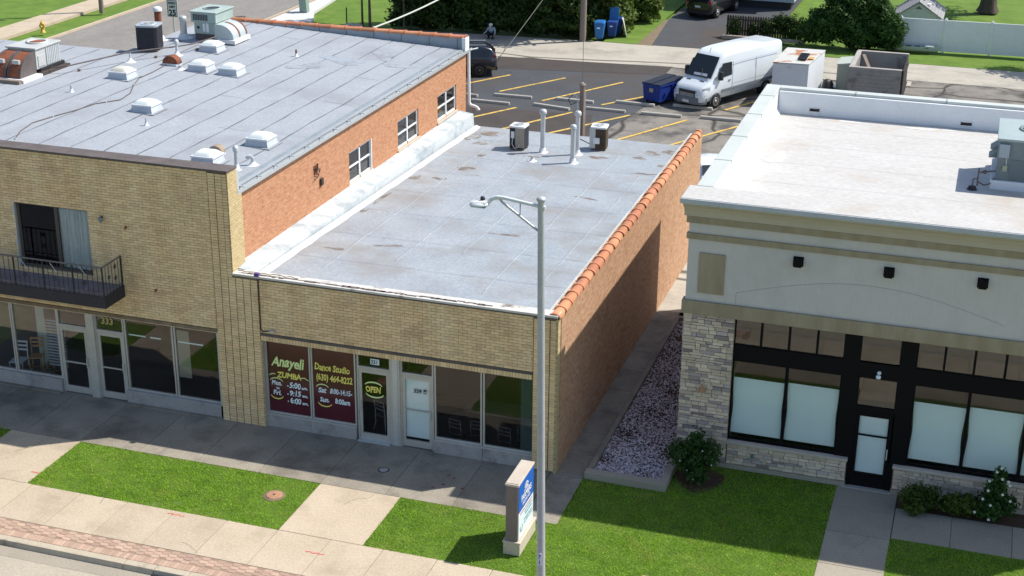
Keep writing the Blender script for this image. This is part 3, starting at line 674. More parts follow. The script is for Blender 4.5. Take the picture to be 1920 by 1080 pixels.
# painted film behind the two studio windows
MB().box(-8.39,-7.13,yw+.027,yw+.034,.45,2.6).build('window_film', maroon, mid); MB().box(-7.01,-5.77,yw+.027,yw+.034,.45,2.6).build('window_film', maroon, mid)
MB().box(-4.29,-3.55,yw+.06,yw+.068,.30,2.06).build('door_paper', paper, mid)
b = MB(); b.box(-9.2,-.3,3.5,3.6,0,2.9); b.box(-9.2,-.3,.32,3.5,2.9,2.95); b.build('interior_wall', brownint, mid); MB().box(-9.2,-.3,.3,3.5,0,.02).build('interior_floor', floorint, mid)
MB().box(-1.0,-.65,yw+.1,yw+.11,.42,2.62).build('hanging_blind', M('teal_blind', (.035,.06,.07), (.05,.09,.10), 3, .8, stretch=(9,9,.1)), mid)
# lettering on the studio glass
yt = yw+.022
text('Anayeli', -8.27, 1.86, yt, .42, paint_g, mid, .22, .012, sx=.78, hand=.26)
text('ZUMBA', -8.12, 1.52, yt, .235, paint_y, mid, .12, .008, sx=.92, hand=.26)
stroke([(-8.36,1.55),(-8.27,1.6),(-8.17,1.6)], yt, .03, paint_g, mid); stroke([(-7.4,1.58),(-7.28,1.6),(-7.16,1.53)], yt, .03, paint_g, mid)
text('Mon.', -8.3, 1.27, yt, .19, paint_w, mid, .1, .006, sx=.8, hand=.26); text('to', -8.17, 1.14, yt, .12, paint_w, mid, 0, .003, hand=.26); text('Fri.', -8.27, .97, yt, .2, paint_w, mid, .15, .006, hand=.26)
stroke(arc(-8.15,1.36,.2,.12,165,15), yt, .03, paint_g, mid); stroke(arc(-8.15,.98,.2,.14,195,345), yt, .035, paint_y, mid)
for s, z in (('5:00am',1.24),('9:15am',1.0),('6:00am',.77)):
    text('\u2022', -7.84, z-.02, yt, .17, paint_w, mid, hand=.26); text(s[:4], -7.76, z, yt, .235, paint_w, mid, .12, .007, sx=.85, hand=.26); text('am.', -7.38, z, yt, .13, paint_w, mid, .1, .004, hand=.26)
text('Dance Studio', -6.97, 1.93, yt, .285, paint_y, mid, .15, .007, sx=.68, hand=.26)
text('(630) 464-8222', -6.93, 1.63, yt, .265, paint_y, mid, .12, .007, sx=.66, hand=.26)
text('Sat', -6.87, 1.25, yt, .22, paint_w, mid, .15, .006, sx=.85, hand=.26); text('8:00-14:15-', -6.52, 1.26, yt, .22, paint_w, mid, .12, .005, sx=.66, hand=.26)
text('Sun.', -6.83, .97, yt, .2, paint_w, mid, .15, .006, sx=.85, hand=.26); text('8:00am', -6.38, .97, yt, .22, paint_w, mid, .12, .006, sx=.72, hand=.26)
stroke(arc(-6.74,1.38,.19,.12,170,20), yt, .03, paint_g, mid); stroke(arc(-6.68,.96,.21,.13,190,345), yt, .035, paint_y, mid)
text('OPEN', -5.44, 1.5, yt-.012, .24, paint_y, mid, .05, .01, sx=.72, hand=.26); stroke(arc(-5.2,1.66,.27,.14,160,20), yt-.012, .045, paint_g, mid); stroke(arc(-5.17,1.5,.28,.15,200,340), yt-.012, .045, paint_g, mid)
pl = MB().box(-5.28,-5.02,yt-.001,yt+.003,2.33,2.50).build('number_plate', paint_w, mid); text('331', -5.27, 2.355, yt-.005, .165, blackf, mid, 0, .003, sx=.9)
text('329', -4.03, 1.68, yt-.012, .16, M('number_dark', (.06,.03,.04), None, rough=.6), mid, 0, .004); MB().box(-3.74,-3.66,yt-.013,yt-.011,1.68,1.8).build('sticker', blackf, mid); text('W', -3.735, 1.695, yt-.016, .09, paint_w, mid, 0, .002, sx=.9)
# small conduit and lamp over the lintel, cable down the pier
MB().tube([(-8.44,-.02,4.45),(-8.44,-.02,3.0),(-8.38,-.03,2.93),(-8.15,-.05,3.0)], .014, 6).build('cable', blackm, mid); MB().box(-8.16,-8.0,-.08,-.02,2.96,3.02).build('cable_fitting', alum, mid)
MB().box(-8.52,-8.40,-.09,.02,4.57,4.66).build('junction_box', M('purple_box', (.08,.06,.22), None, rough=.5), mid)
b = MB(); rr = random.Random(9)
pts = [(-9.1+i*.12, .12+rr.uniform(-.04,.04), 4.59+rr.uniform(0,.03)) for i in range(16)]; b.tube(pts, .01, 5); b.build('loose_wire', blackm, mid)
# ------------------------------------------------------------------ LEFT BUILDING
lb = thing('corner_building', 'two storey yellow brick corner building with grey roof, balcony and orange brick side wall', 'building', (-15, 9, 0))
def zr(x): return 6.76+.042*min(max(-9.4-x, 0), 9.0)
hole = (-16.05,-13.65,3.9,5.86)
b = MB(); wallgrid(b, 'y', .03, .3, -30, -9.8, 2.8, 7.4, [hole]); b.box(-9.8,-8.47,.03,.5,0,4.48); b.box(-9.8,-9.235,.03,.5,4.48,7.4)
b.build('front_wall', mortar, lb)
bhl = .0775
run = running(-30, -9.81, 2.81, 7.4, holes=(hole,), bh=bhl)
bmesh_l = MB().box(-.121,.121,0,.03,-.034,.034).mesh('brick', yb)
run = [q for q in run if q[0] > -19]; run.sort(key=lambda q: -q[0]-q[3]*.15)
sing, stf = [], []
for a, bb, y, z in run:
    if len(sing) < 200 and abs(bb-a-.252) < .01: sing.append((bmesh_l, (a+bb)/2, y, z))
    else: stf.append(((bb-a)/2-.005, (a+bb)/2, y, z, .034))
zz = .04; 
while zz < 7.38:
    xs_ = [-9.69+.222*i for i in range(6)] if zz < 4.45 else [-9.69,-9.468,-9.31]
    for x in xs_:
        hw = .099 if not (zz > 4.45 and x > -9.4) else .07
        if hw == .099 and zz < 4.4 and len(sing) < 300 and x > -9.3: sing.append((bmesh_stack, x, -.012, zz))
        else: stf.append((hw, x, -.012, zz, .0345))
    zz += .079
lay(lb, sing, stf)
MB().box(-8.475,-8.44,.0,.3,0,2.65).build('pier_return', ybw, lb); MB().box(-9.24,-9.20,.0,.52,4.5,7.38).build('pier_return', ybw, lb)
b = MB(); b.box(-9.36,-9.22,.52,.78,4.5,6.62); b.build('quoin', ybw, lb)
# side wall with three windows
wins = [(8.2,10.05,4.6,5.66),(12.33,14.27,4.62,5.64),(16.2,18.2,4.62,5.6)]
b = MB(); wallgrid(b, 'x', -9.6, -9.35, .5, 19.35, 0, 6.62, wins); b.build('side_wall', orange, lb)
for i, (a, c, z0, z1) in enumerate(wins):
    xf = -9.46
    f = MB(); t = .055; m = (a+c)/2
    for y0, y1 in ((a,a+t),(m-t*.7,m+t*.7),(c-t,c)): f.box(xf,xf+.07,y0,y1,z0,z1)
    f.box(xf,xf+.07,a,c,z0,z0+t+.02); f.box(xf,xf+.07,a,c,z1-t,z1)
    for y0, y1 in ((a+t,m-t*.7),(m+t*.7,c-t)): f.box(xf+.01,xf+.06,y0,y1,(z0+z1)/2-.025,(z0+z1)/2+.025)
    f = f.build('window', whitep, lb)
    for y0, y1 in ((a+t,m-t*.7),(m+t*.7,c-t)):
        for q0, q1 in ((z0+t,(z0+z1)/2-.025),((z0+z1)/2+.025,z1-t)): MB().box(xf+.02,xf+.032,y0,y1,q0,q1).build('pane', glass_dk, f)
    MB().box(xf-.12,xf-.1,a,c,z0,z1).build('curtain', curtain if i == 1 else dark, lb)
    MB().box(-9.48,-9.30,a-.06,c+.06,z0-.09,z0-.005).build('sill', whitep if i == 0 else limest, lb, bevel=.01)
    if i == 0:
        g = MB(); g.box(-9.44,-9.35,c-.05,c-.002,z0,z1); g.build('jamb_lining', whitep, lb)
b = MB(); wallgrid(b, 'y', 19.1, 19.35, -20.4, -9.36, 0, 7.16, []); b.box(-20.4,-20.15,13,19.1,0,7.05); b.box(-30,-20.4,12.8,13.05,0,7.05); b.build('rear_wall', rearbrick, lb)
# roof
b = MB()
for x0, x1, y1 in ((-30,-20.2,12.95),(-20.2,-18.4,19.12),(-18.4,-9.36,19.12)):
    z0, z1 = zr(x0), zr(x1); b.hexa([(x0,.3,z0-.25),(x1,.3,z1-.25),(x1,y1,z1-.25),(x0,y1,z0-.25)], [(x0,.3,z0),(x1,.3,z1),(x1,y1,z1),(x0,y1,z0)])
rf = b.build('roof', roof_l, lb)
# overlapping sheet seams
rr = random.Random(8)
for k in range(16):
    x = -10.22-k*1.005; y1 = 19.05 if x > -20.2 else 12.8
    b = MB(); n = 34; ph = rr.uniform(0, 6)
    for j in range(n):
        ya = .35+(y1-.35)*j/n; yb_ = .35+(y1-.35)*(j+1)/n
        wa = .02*math.sin(ya*1.3+ph)+.012*math.sin(ya*3.7+ph*2); wb_ = .02*math.sin(yb_*1.3+ph)+.012*math.sin(yb_*3.7+ph*2)
        ta = .022+.010*math.sin(ya*2.9+ph*3); tb = .022+.010*math.sin(yb_*2.9+ph*3)
        b.add([(x+wa-ta,ya,zr(x)+.004),(x+wa+ta,ya,zr(x)+.004),(x+wb_+tb,yb_,zr(x)+.004),(x+wb_-tb,yb_,zr(x)+.004)], [(0,1,2,3)])
    b.build('roof_seam', seamm, rf)
b = MB()
for x, y in ((-13.6,15.3),(-11.4,13.2),(-16.4,17.4),(-10.9,9.8),(-14.3,8.9),(-12.5,5.6)):
    n = 8
    for j in range(n):
        xa = x+1.0*j/n; xb = x+1.0*(j+1)/n; b.add([(xa,y+.01*math.sin(j*2),zr(xa)+.004),(xb,y+.01*math.sin(j*2+2),zr(xb)+.004),(xb,y+.016+.01*math.sin(j*2+2),zr(xb)+.004),(xa,y+.016+.01*math.sin(j*2),zr(xa)+.004)], [(0,1,2,3)])
b.build('end_laps', seamm, rf)
for i, (x, y, a, c) in enumerate([(-12.6,15.2,.8,.5),(-10.6,15.4,.5,.3),(-11.6,16.6,.4,.6),(-13.4,13.8,.7,.35)]): stain(rf, x, y, a, c, .2*i, 40+i, lambda X, Y: zr(X)+.004, M('roof_scuff', (.24,.25,.26), (.28,.30,.33), 4, .85, c3=(.30,.335,.385), s3=2, lo3=.42, hi3=.55))
# front coping, rear parapet with tiles, gutter and downspout
b = MB(); b.box(-30,-9.18,-.05,.52,7.40,7.46); b.build('coping', copm, lb, bevel=.01)
MB().box(-30,-9.3,.3,.5,7.0,7.40).build('parapet_back', roof_l, lb)
b = MB(); b.box(-9.40,-9.26,.30,.75,6.60,7.30); b.build('corner_flashing', galv, lb, bevel=.02)
MB().box(-19.4,-9.4,19.06,19.10,6.7,7.16).build('parapet_lining', M('parapet_grey', (.27,.31,.35), (.33,.37,.41), 2, .7), lb)
b = MB()
for k in range(9): x = -9.6-k*1.15; b.box(x-.01,x+.01,19.045,19.06,6.75,7.15)
b.build('parapet_joints', seamm, lb)
tm2 = tile_mesh(.66, .17, .14)
for k in range(16):
    o = link('clay_tile', tm2, lb, (-9.28-k*.62, 19.22, 7.145)); o.rotation_euler = (0, R(1.5*sm_noise(k,9)), R(90)+R(1.5*sm_noise(k,11)))
MB().box(-9.40,-9.26,19.0,19.42,6.62,7.2).build('parapet_end', whitep, lb)
b = MB(); b.prism([(-9.35,6.62),(-9.35,6.72),(-9.33,6.72),(-9.33,6.64),(-9.24,6.64),(-9.22,6.73),(-9.20,6.73),(-9.22,6.61)], 'y', .55, 19.6); b.build('gutter', galv, lb)
MB().add([(-9.62,.52,6.785),(-9.34,.52,6.745),(-9.34,19.1,6.745),(-9.62,19.1,6.785)], [(0,1,2,3)]).build('eaves_flashing', M('eaves_metal', (.24,.28,.30), (.32,.36,.38), 2, .5, metal=.3), lb)
b = MB()
for k in range(18):
    y = .9+k*1.03; b.box(-9.4,-9.2,y,y+.05,6.735,6.76)
b.build('gutter_straps', galv, lb)
b = MB(); b.tube([(-9.28,19.42,6.62),(-9.26,19.42,4.62),(-9.22,19.42,4.52),(-8.95,19.42,4.45),(-8.85,19.42,4.33)], .06, 10); b.build('downspout', whitep, lb)
b = MB(); b.tube([(-9.28,19.4,6.66),(-9.0,19.7,6.7)], .03, 6); b.build('gutter_end', galv, lb)
# shop front of the left building
yw = .13
MB().box(-30,-9.8,-.02,.1,2.70,2.80).build('lintel_ledge', M('stained_ledge', (.16,.11,.075), (.30,.23,.15), 3, .9), lb)
b = MB(); x = -18.5
while x < -9.86: b.box(x, x+.078, -.004, .09, 2.685, 2.775); x += .088
tag(b.build('rowlock_bricks', yb, lb), kind='stuff'); MB().box(-30,-9.8,.03,.2,2.66,2.69).build('lintel', alum, lb)
for a, c in ((-18.6,-15.14),(-12.92,-9.8)):
    MB().box(a,c,.02,.3,0,.42).build('bulkhead', bulk, lb, bevel=.008); MB().box(a,c,-.1,.02,0,.05).build('bulkhead_footing', conc_dk, lb)
for a, c in ((-18.6,-16.70),(-16.68,-15.12),(-12.9,-11.32),(-11.29,-9.83)): glazed(lb, a, c, .42, 2.66, yw)
MB().box(-9.86,-9.78,.02,.3,0,2.68).build('jamb', alum, lb)
door(lb, -15.12, -14.12, 2.14, yw, True, push=.98); glazed(lb, -15.12, -14.12, 2.14, 2.66, yw)
MB().box(-14.12,-13.86,.05,.3,0,2.66).build('mullion_panel', alum, lb, bevel=.01)
door(lb, -13.86, -12.92, 2.14, yw, True, push=.98); glazed(lb, -13.86, -12.92, 2.14, 2.66, yw)
text('333', -13.66, 2.38, yw+.02, .27, M('gold_numeral', (.48,.40,.16), None, rough=.5), lb, .1, .008)
b = MB(); b.box(-19,-9.9,4.2,4.3,0,2.8); b.box(-19,-9.9,.32,4.2,2.82,2.86); b.build('interior_wall', brownint, lb); MB().box(-19,-9.9,.3,4.2,0,.02).build('interior_floor', floorint, lb)
b = MB(); b.box(-12.05,-11.45,1.2,1.22,.5,2.0); b.build('interior_board', M('pale_board', (.40,.40,.30), None, rough=.8), lb)
MB().box(-16.5,-16.2,1.0,1.3,0,2.8).build('interior_column', M('white_column', (.42,.50,.44), None, rough=.7), lb)
b = MB()
for k in range(16): b.box(-15.9,-15.25,.6,.66,.55+k*.095,.6+k*.095)
b.build('louvre_blind', M('blind_slats', (.30,.34,.38), None, rough=.6), lb)
b = MB(); 
for x, w_ in ((-12.8,.55),(-12.1,.35),(-11.2,.8)): b.box(x,x+w_,yw+.06,yw+.062,2.12,2.16)
b.build('paper_banner', paint_w, lb)
# balcony and its door
bd = MB(); bd.box(-16.02,-15.96,.1,.2,3.92,5.84); bd.box(-13.72,-13.66,.1,.2,3.92,5.84); bd.box(-15.96,-13.72,.1,.2,5.78,5.84); bd.box(-15.96,-13.72,.1,.2,3.9,3.97); bd.box(-14.8,-14.7,.1,.18,3.97,5.78)
bd = bd.build('balcony_door', M('bronze_frame', (.10,.085,.075), None, rough=.5), lb)
MB().box(-15.96,-14.8,.14,.15,3.97,5.78).build('pane', glass_dk, bd); MB().box(-14.7,-13.72,.12,.13,3.97,5.78).build('pane', glass, bd)
MB().box(-16.12,-16.04,.0,.25,3.88,5.9).build('door_jamb', alum, lb)
b = MB(); n = 26
for k in range(n):
    x0 = -14.72+.98*k/n; x1 = -14.72+.98*(k+1)/n; b.add([(x0,.2+.03*math.sin(k*1.9),3.95),(x1,.2+.03*math.sin((k+1)*1.9),3.95),(x1,.2+.03*math.sin((k+1)*1.9),5.8),(x0,.2+.03*math.sin(k*1.9),5.8)], [(0,1,2,3)], True)
b.build('curtain', curtain, lb); MB().box(-15.55,-14.82,.3,.31,3.9,5.82).build('sheer_curtain', M('sheer_dark', (.10,.12,.13), (.20,.23,.24), 5, .9, stretch=(9,9,.2)), lb); MB().box(-16.1,-13.6,2.3,2.35,3.9,5.9).build('room_back', dark, lb); MB().box(-16.1,-13.6,.34,2.4,3.8,3.88).build('room_floor', dark, lb)
bal = MB().box(-19.0,-12.66,-1.0,.02,3.40,3.74).build('balcony', M('balcony_fascia', (.028,.027,.034), (.045,.042,.05), 3, .6), lb)
MB().box(-18.95,-12.70,-.96,.0,3.742,3.75).build('balcony_floor', M('balcony_deck', (.16,.14,.15), (.24,.21,.22), 3, .9), bal)
b = MB(); b.tube([(-19,-.97,4.60),(-12.70,-.97,4.60)], .024, 8); b.tube([(-12.70,-.97,4.60),(-12.70,-.02,4.62)], .024, 8); b.tube([(-19,-.97,3.83),(-12.70,-.97,3.83),(-12.70,-.02,3.83)], .014, 6); b.build('handrail', M('worn_rail', (.10,.09,.09), (.2,.18,.18), 5, .5), bal)
k = 0; x = -12.70
bm_bal = MB().cyl((0,0,3.74),(0,0,4.6),.009,.009,6).mesh('baluster', blackm); bm_post = MB().box(-.018,.018,-.018,.018,3.74,4.6).mesh('baluster', blackm)
while x > -17.8:
    link('baluster', bm_post if k % 6 == 0 else bm_bal, bal, (x, -.97, 0)); x -= .158; k += 1
for j in range(1, 7): link('baluster', bm_post if j == 6 else bm_bal, bal, (-12.70, -.97+j*.157, 0))
def scroll(cx, cz, r, horizontal=True):
    b = MB(); pts = []
    for i in range(26):
        t = i/25*4*math.pi; q = r*(1-.75*i/25); u = q*math.cos(t); v = q*math.sin(t)
        pts.append((cx+u, -.97, cz+v) if horizontal else (-12.70, cx+u, cz+v))
    b.tube(pts, .008, 5)
    b.build('scroll', blackm, bal)
for x in (-13.3,-14.25,-15.2,-16.1,-17.0): scroll(x, 4.42, .075); scroll(x, 4.08, .075); MB().tube([(x-.1,-.98,4.56),(x+.1,-.98,4.3)], .01, 5).build('rail_bar', galv, bal)
scroll(-.33, 4.42, .07, False); scroll(-.33, 4.08, .07, False); scroll(-.65, 4.2, .07, False)
def wl(x, z, label):
    t = thing('wall_lamp', label, 'wall lamp', (x, 0, z)); MB().lathe([(.03,.05),(.06,.02),(.06,-.04),(.035,-.1)], (x,-.1,z), 10).build('lamp_shade', M('zinc', (.22,.24,.27), None, rough=.5), t); MB().box(x-.02,x+.02,-.08,.0,z+.0,z+.05).build('bracket', blackm, t)
wl(-13.17, 5.69, 'small grey wall lamp right of the balcony door')
for x, z, lab in ((-12.44,5.5,'rusty iron hook in yellow brick wall right of the balcony door lamp'),(-11.65,3.73,'rusty bolt in yellow brick wall low right of the balcony')):
    t = thing('wall_hook', lab, 'hook', (x, 0, z)); MB().tube([(x,0,z),(x,-.07,z),(x+.03,-.09,z-.05)], .015, 6).build('hook', rust, t); MB().box(x-.03,x+.03,-.015,0,z-.03,z+.03).build('plate', rust, t)
# rust streaks and an iron bracket on the orange wall
b = MB(); rr = random.Random(3)
for k in range(9):
    y = 5.7+rr.uniform(-.12,.15); z = 5.85+rr.uniform(-.2,.15); b.tube([(-9.34,y,z),(-9.28,y+rr.uniform(-.1,.1),z+rr.uniform(-.08,.08)),(-9.3,y+rr.uniform(-.15,.15),z-.1)], .014, 5)
t = thing('iron_bracket', 'tangled dark iron bracket left on the orange brick wall', 'bracket', (-9.34,5.7,5.85)); b.build('rods', blackm, t); MB().box(-9.36,-9.33,5.6,5.8,5.7,5.95).build('plate', rust, t)
t = thing('wall_box', 'small dark square box below the iron bracket on orange brick', 'box', (-9.34,6.05,5.35)); MB().box(-9.35,-9.29,5.97,6.15,5.24,5.46).build('body', M('box_brown', (.06,.045,.03), None, rough=.7), t); MB().box(-9.29,-9.28,6.0,6.12,5.27,5.43).build('cover', blackm, t)

# ------------------------------------------------------------------ RIGHT BUILDING
seamg = M('seam_grey', (.46,.45,.43), (.57,.56,.54), 6, .7)
rb = thing('stucco_building', 'grey stucco shop building with stone pier, black shopfront and white flat roof', 'building', (9, 8, 0))
YF = 1.85
b = MB(); b.box(2.95,16,YF,YF+.3,4.55,7.3); b.build('front_wall', eifs, rb)
MB().box(2.98,3.25,YF+.3,13.95,0,7.55).build('side_wall', beige, rb)
b = MB(); b.box(3.25,16,13.65,13.95,0,7.55); b.box(15.7,16,2.15,13.65,0,7.55); b.build('rear_wall', beige, rb)
MB().box(2.87,16,YF-.08,YF+.2,4.35,4.72).build('lower_band', tan, rb, bevel=.015)
MB().box(2.90,16,YF-.05,YF+.1,6.40,6.56).build('upper_band', tan, rb, bevel=.01)
MB().box(2.88,16,YF-.07,YF+.1,6.84,7.02).build('cornice_band', tan, rb, bevel=.01)
b = MB(); b.prism([(YF+.1,7.02),(YF-.06,7.02),(YF-.1,7.16),(YF-.2,7.3),(YF-.36,7.40),(YF-.36,7.48),(YF+.1,7.48)], 'x', 2.82, 16); b.build('cornice', beige, rb)
MB().box(2.78,16,1.3,2.45,7.49,7.62).build('front_coping', M('grey_coping', (.42,.45,.47), (.48,.51,.53), 1.5, .5), rb, bevel=.015)
MB().box(2.80,16,1.34,2.44,7.618,7.632).build('coping_membrane', roof_r, rb)
MB().box(2.98,16,2.45,13.9,6.6,6.85).build('roof', roof_r, rb)
b = MB(); b.box(2.96,3.42,2.46,13.98,7.55,7.64); b.build('side_coping', greenc, rb, bevel=.02)
b = MB(); b.box(3.42,16,13.62,13.98,7.55,7.64); b.build('rear_coping', greenc, rb, bevel=.02)
b = MB()
for y in (4.9,7.4,10.0,12.4): b.box(2.955,3.425,y,y+.05,7.553,7.646)
for x in (5.8,8.6,11.4,14): b.box(x,x+.05,13.615,13.985,7.553,7.646)
b.build('coping_joints', M('joint_dark', (.28,.31,.30), None, rough=.6), rb)
MB().prism([(3.25,6.84),(3.25,7.55),(3.41,7.55),(3.43,7.0),(3.55,6.852)], 'y', 2.5, 13.62).build('side_parapet', memb, rb)
b = MB()
holes = [(4.42,4.78,6.98,7.10),(9.1,9.48,6.96,7.08)]
wallgrid(b, 'y', 13.5, 13.64, 3.44, 15.7, 6.84, 7.55, holes); b.build('rear_parapet', memb, rb)
for h in holes:
    s = MB(); s.box(h[0]-.02,h[0]+.02,13.48,13.66,h[2],h[3]); s.box(h[1]-.02,h[1]+.02,13.48,13.66,h[2],h[3]); s.box(h[0],h[1],13.48,13.66,h[3]-.02,h[3]+.01); s.box(h[0],h[1],13.47,13.66,h[2]-.03,h[2]); s.box(h[0],h[1],13.62,13.645,h[2],h[3]); s.build('scupper', memb, rb)
    MB().box(h[0]+.02,h[1]-.02,13.6,13.61,h[2],h[3]).build('scupper_opening', copm, rb)
for y in (3.9,5.9,7.9,9.9,11.9):
    n = 24; b = MB()
    for k in range(n):
        xa = 3.6+12*k/n; xb = 3.6+12*(k+1)/n; wa = .02*math.sin(xa*2+y); wb_ = .02*math.sin(xb*2+y)
        b.add([(xa,y+wa,6.853),(xb,y+wb_,6.853),(xb,y+wb_+.02,6.853),(xa,y+wa+.02,6.853)], [(0,1,2,3)])
    b.build('membrane_seam', seamg, rb)
for i, (x, y, a, c) in enumerate([(8.3,13.1,.8,.2),(5.6,13.1,.5,.15),(11.2,12.9,.9,.25),(5.5,4.2,.7,.15),(4.2,8.3,.3,.5)]): stain(rb, x, y, a, c, 0, 70+i, lambda X, Y: 6.851, M('roof_rust_stain', (.48,.40,.31), (.58,.54,.48), 3, .7, c3=(.63,.635,.63), s3=2.2, lo3=.4, hi3=.55))
MB().box(3.26,3.93,YF-.045,YF+.01,4.95,6.05).build('tan_panel', tan, rb, bevel=.01)
b = MB(); P = [(4.26,4.72),(4.26,5.06)] + [(4.26+6.6*i/30, 5.06+.62*math.sin(math.pi*i/30)) for i in range(1,31)]
for (xa, za), (xb, zb) in zip(P, P[1:]): b.tube([(xa,YF,za),(xb,YF,zb)], .008, 4)
b.build('arch_reveal', M('reveal_line', (.42,.40,.37), None, rough=.9), rb)
# stone pier and base
MB().box(2.95,4.28,YF+.04,YF+.3,0,4.36).build('pier', mortar, rb); MB().box(4.28,7.45,YF+.06,YF+.3,0,.74).build('base_wall', mortar, rb); MB().box(8.64,16,YF+.06,YF+.3,0,.74).build('base_wall', mortar, rb)
rr = random.Random(21)
stone_n = [0]; stone_rest = MB()
def ledge(x0, x1, z0, z1, y):
    z = z0
    while z < z1-.03:
        h = rr.choice((.07,.08,.10,.115)); h = min(h, z1-z); x = x0
        while x < x1-.02:
            L = rr.uniform(.12,.38); L = min(L, x1-x)
            if x1-x-L < .08: L = x1-x
            y0 = y-rr.uniform(0,.035); g_ = .006
            b = MB(); j = lambda: rr.uniform(-.008,.008)
            b.hexa([(x+g_,y0+j(),z+g_),(x+L-g_,y0+j(),z+g_+j()*.5),(x+L-g_,y+.08,z+g_),(x+g_,y+.08,z+g_)], [(x+g_,y0+j(),z+h-g_+j()*.5),(x+L-g_,y0+j(),z+h-g_),(x+L-g_,y+.08,z+h-g_),(x+g_,y+.08,z+h-g_)])
            stone_n[0] += 1
            if stone_n[0] <= 300: b.build('stone', stone if rr.random() < .76 else stone2, rb)
            else: stone_rest.add(b.v, b.f)
            x += L
        z += h
ledge(2.95, 4.28, .14, 4.34, YF); ledge(4.30, 7.44, .14, .73, YF+.02)
ledge(8.66, 11.9, .14, .73, YF+.02)
if stone_rest.v: tag(stone_rest.build('remaining_stones', stone, rb), kind='stuff')
# pier side in stone
b = MB(); z = .1
while z < 4.3:
    y = YF+.06
    while y < YF+.28: b.box(2.93-rr.uniform(0,.02),2.96,y,y+.1,z,z+.09); y += .11
    z += .1
tag(b.build('side_stones', stone, rb), kind='stuff')
b = MB(); b.box(2.93,7.46,YF-.03,YF+.1,0,.13); b.box(8.63,16,YF-.03,YF+.1,0,.13); b.build('footing', conc, rb)
b = MB(); b.box(4.28,7.47,YF-.06,YF+.2,.74,.82); b.build('stone_sill', limest, rb, bevel=.01); MB().box(8.62,16,YF-.06,YF+.2,.74,.82).build('stone_sill', limest, rb, bevel=.01)
# black shop front
ys_ = YF+.10
b = MB()
for x0, x1, z0, z1 in ((4.28,16,3.14,3.57),(7.10,7.53,.82,4.35),(8.50,8.92,.82,4.35),(7.36,7.56,0,3.2),(8.5,8.68,0,3.2)): b.box(x0,x1,ys_-.02 if z1 > 4 else ys_-.018,ys_+.1,z0,z1)
b.box(7.53,8.5,ys_-.01,ys_+.1,2.2,2.33); b.build('shopfront_panel', blackf, rb)
for a, c in ((4.28,4.98),(4.98,5.70),(5.70,6.42),(6.42,7.12),(8.90,9.58),(9.58,10.30),(10.30,11.04),(11.04,11.8),(11.8,12.6)): glazed(rb, a, c, 3.56, 4.36, ys_, .03, blackf, glass_dk)
glazed(rb, 7.5, 8.52, 3.54, 4.36, ys_, .03, blackf, glass_dk); glazed(rb, 7.5, 8.52, 2.31, 3.16, ys_, .03, blackf, glass_dk)
for a, c in ((4.28,5.71),(5.71,7.12),(8.92,10.29),(10.29,11.7),(11.7,13.1)):
    glazed(rb, a, c, .82, 3.15, ys_, .04, blackf)
    b = MB(); n = 10; top = 2.62+.05*sm_noise(int(a*7))
    for k in range(n):   # taped paper, edges curling inwards lower down
        t0, t1 = k/n, (k+1)/n; am = .012+.035*abs(sm_noise(int(a*10))); e0 = .045+am*math.sin(math.pi*t0)**3; e1 = .045+am*math.sin(math.pi*t1)**3
        z0 = top-(top-.98)*t0; z1 = top-(top-.98)*t1; yy = ys_+.13
        b.add([(a+e0,yy,z0),(c-e0,yy,z0),(c-e1,yy,z1),(a+e1,yy,z1)], [(0,1,2,3)])
    b.build('window_paper', paper, rb)
dr = door(rb, 7.53, 8.53, 2.2, ys_-.01, True, blackf, glass, push=1.5, bot=.33)
MB().box(7.66,8.42,ys_+.06,ys_+.065,.42,2.10).build('door_paper', paper, rb)
b = MB(); b.box(4.3,16,4.9,5.0,0,4.4); b.box(4.3,16,2.2,4.9,4.4,4.45); b.box(4.29,4.31,2.2,4.9,0,4.4); b.build('interior_wall', M('tan_interior', (.22,.19,.15), None, rough=.9), rb); MB().box(4.3,16,2.16,4.9,0,.02).build('interior_floor', floorint, rb)
MB().box(7.4,8.66,YF-.06,ys_,0,.02).build('threshold', alum, rb)
MB().lathe([(.0,.0),(.12,.02),(.16,.12),(.1,.16)], (5.45,2.8,4.0), 12).build('ceiling_lamp', blackm, rb)
for x, lab in ((5.77,'black cube wall light nearest the stone pier on grey stucco'),(8.0,'black cube wall light above the entrance, middle of three'),(10.23,'black cube wall light at the right end of the grey stucco')):
    t = thing('wall_light', lab, 'wall light', (x,YF,6.11), group='cube lights on the stucco wall'); MB().box(x-.10,x+.10,YF-.18,YF-.02,6.0,6.22).build('housing', blackf, t, bevel=.012); MB().box(x-.13,x+.13,YF-.02,YF,5.98,6.24).build('back_plate', blackf, t); MB().box(x-.08,x+.08,YF-.16,YF-.04,5.994,6.0).build('lens', headl, t)
t = thing('alarm_strobe', 'white alarm strobe on the black panel above the entrance door', 'strobe', (8.03,ys_-.02,3.3)); MB().lathe([(.05,0),(.05,.05),(.02,.07)], (8.03,ys_-.06,3.32), 10).build('horn', whitep, t); MB().lathe([(.0,.0),(.06,.0),(.065,.06),(.03,.09)], (8.02,ys_-.08,3.2), 10).build('strobe_lens', paint_w, t)
t = thing('wall_lantern', 'copper coloured lantern on the stone pier', 'lantern', (3.56,YF-.04,2.3)); cop = M('copper', (.42,.22,.12), None, rough=.5)
MB().box(3.53,3.59,YF-.14,YF-.03,2.42,2.5).build('bracket', limest, t); MB().lathe([(.11,-.02),(.10,.02),(.05,.10),(.02,.18)], (3.56,YF-.16,2.24), 10).build('lamp_shade', cop, t); MB().lathe([(.04,-.07),(.055,-.02),(.05,.02)], (3.56,YF-.16,2.24), 8).build('bulb_glass', headl, t)
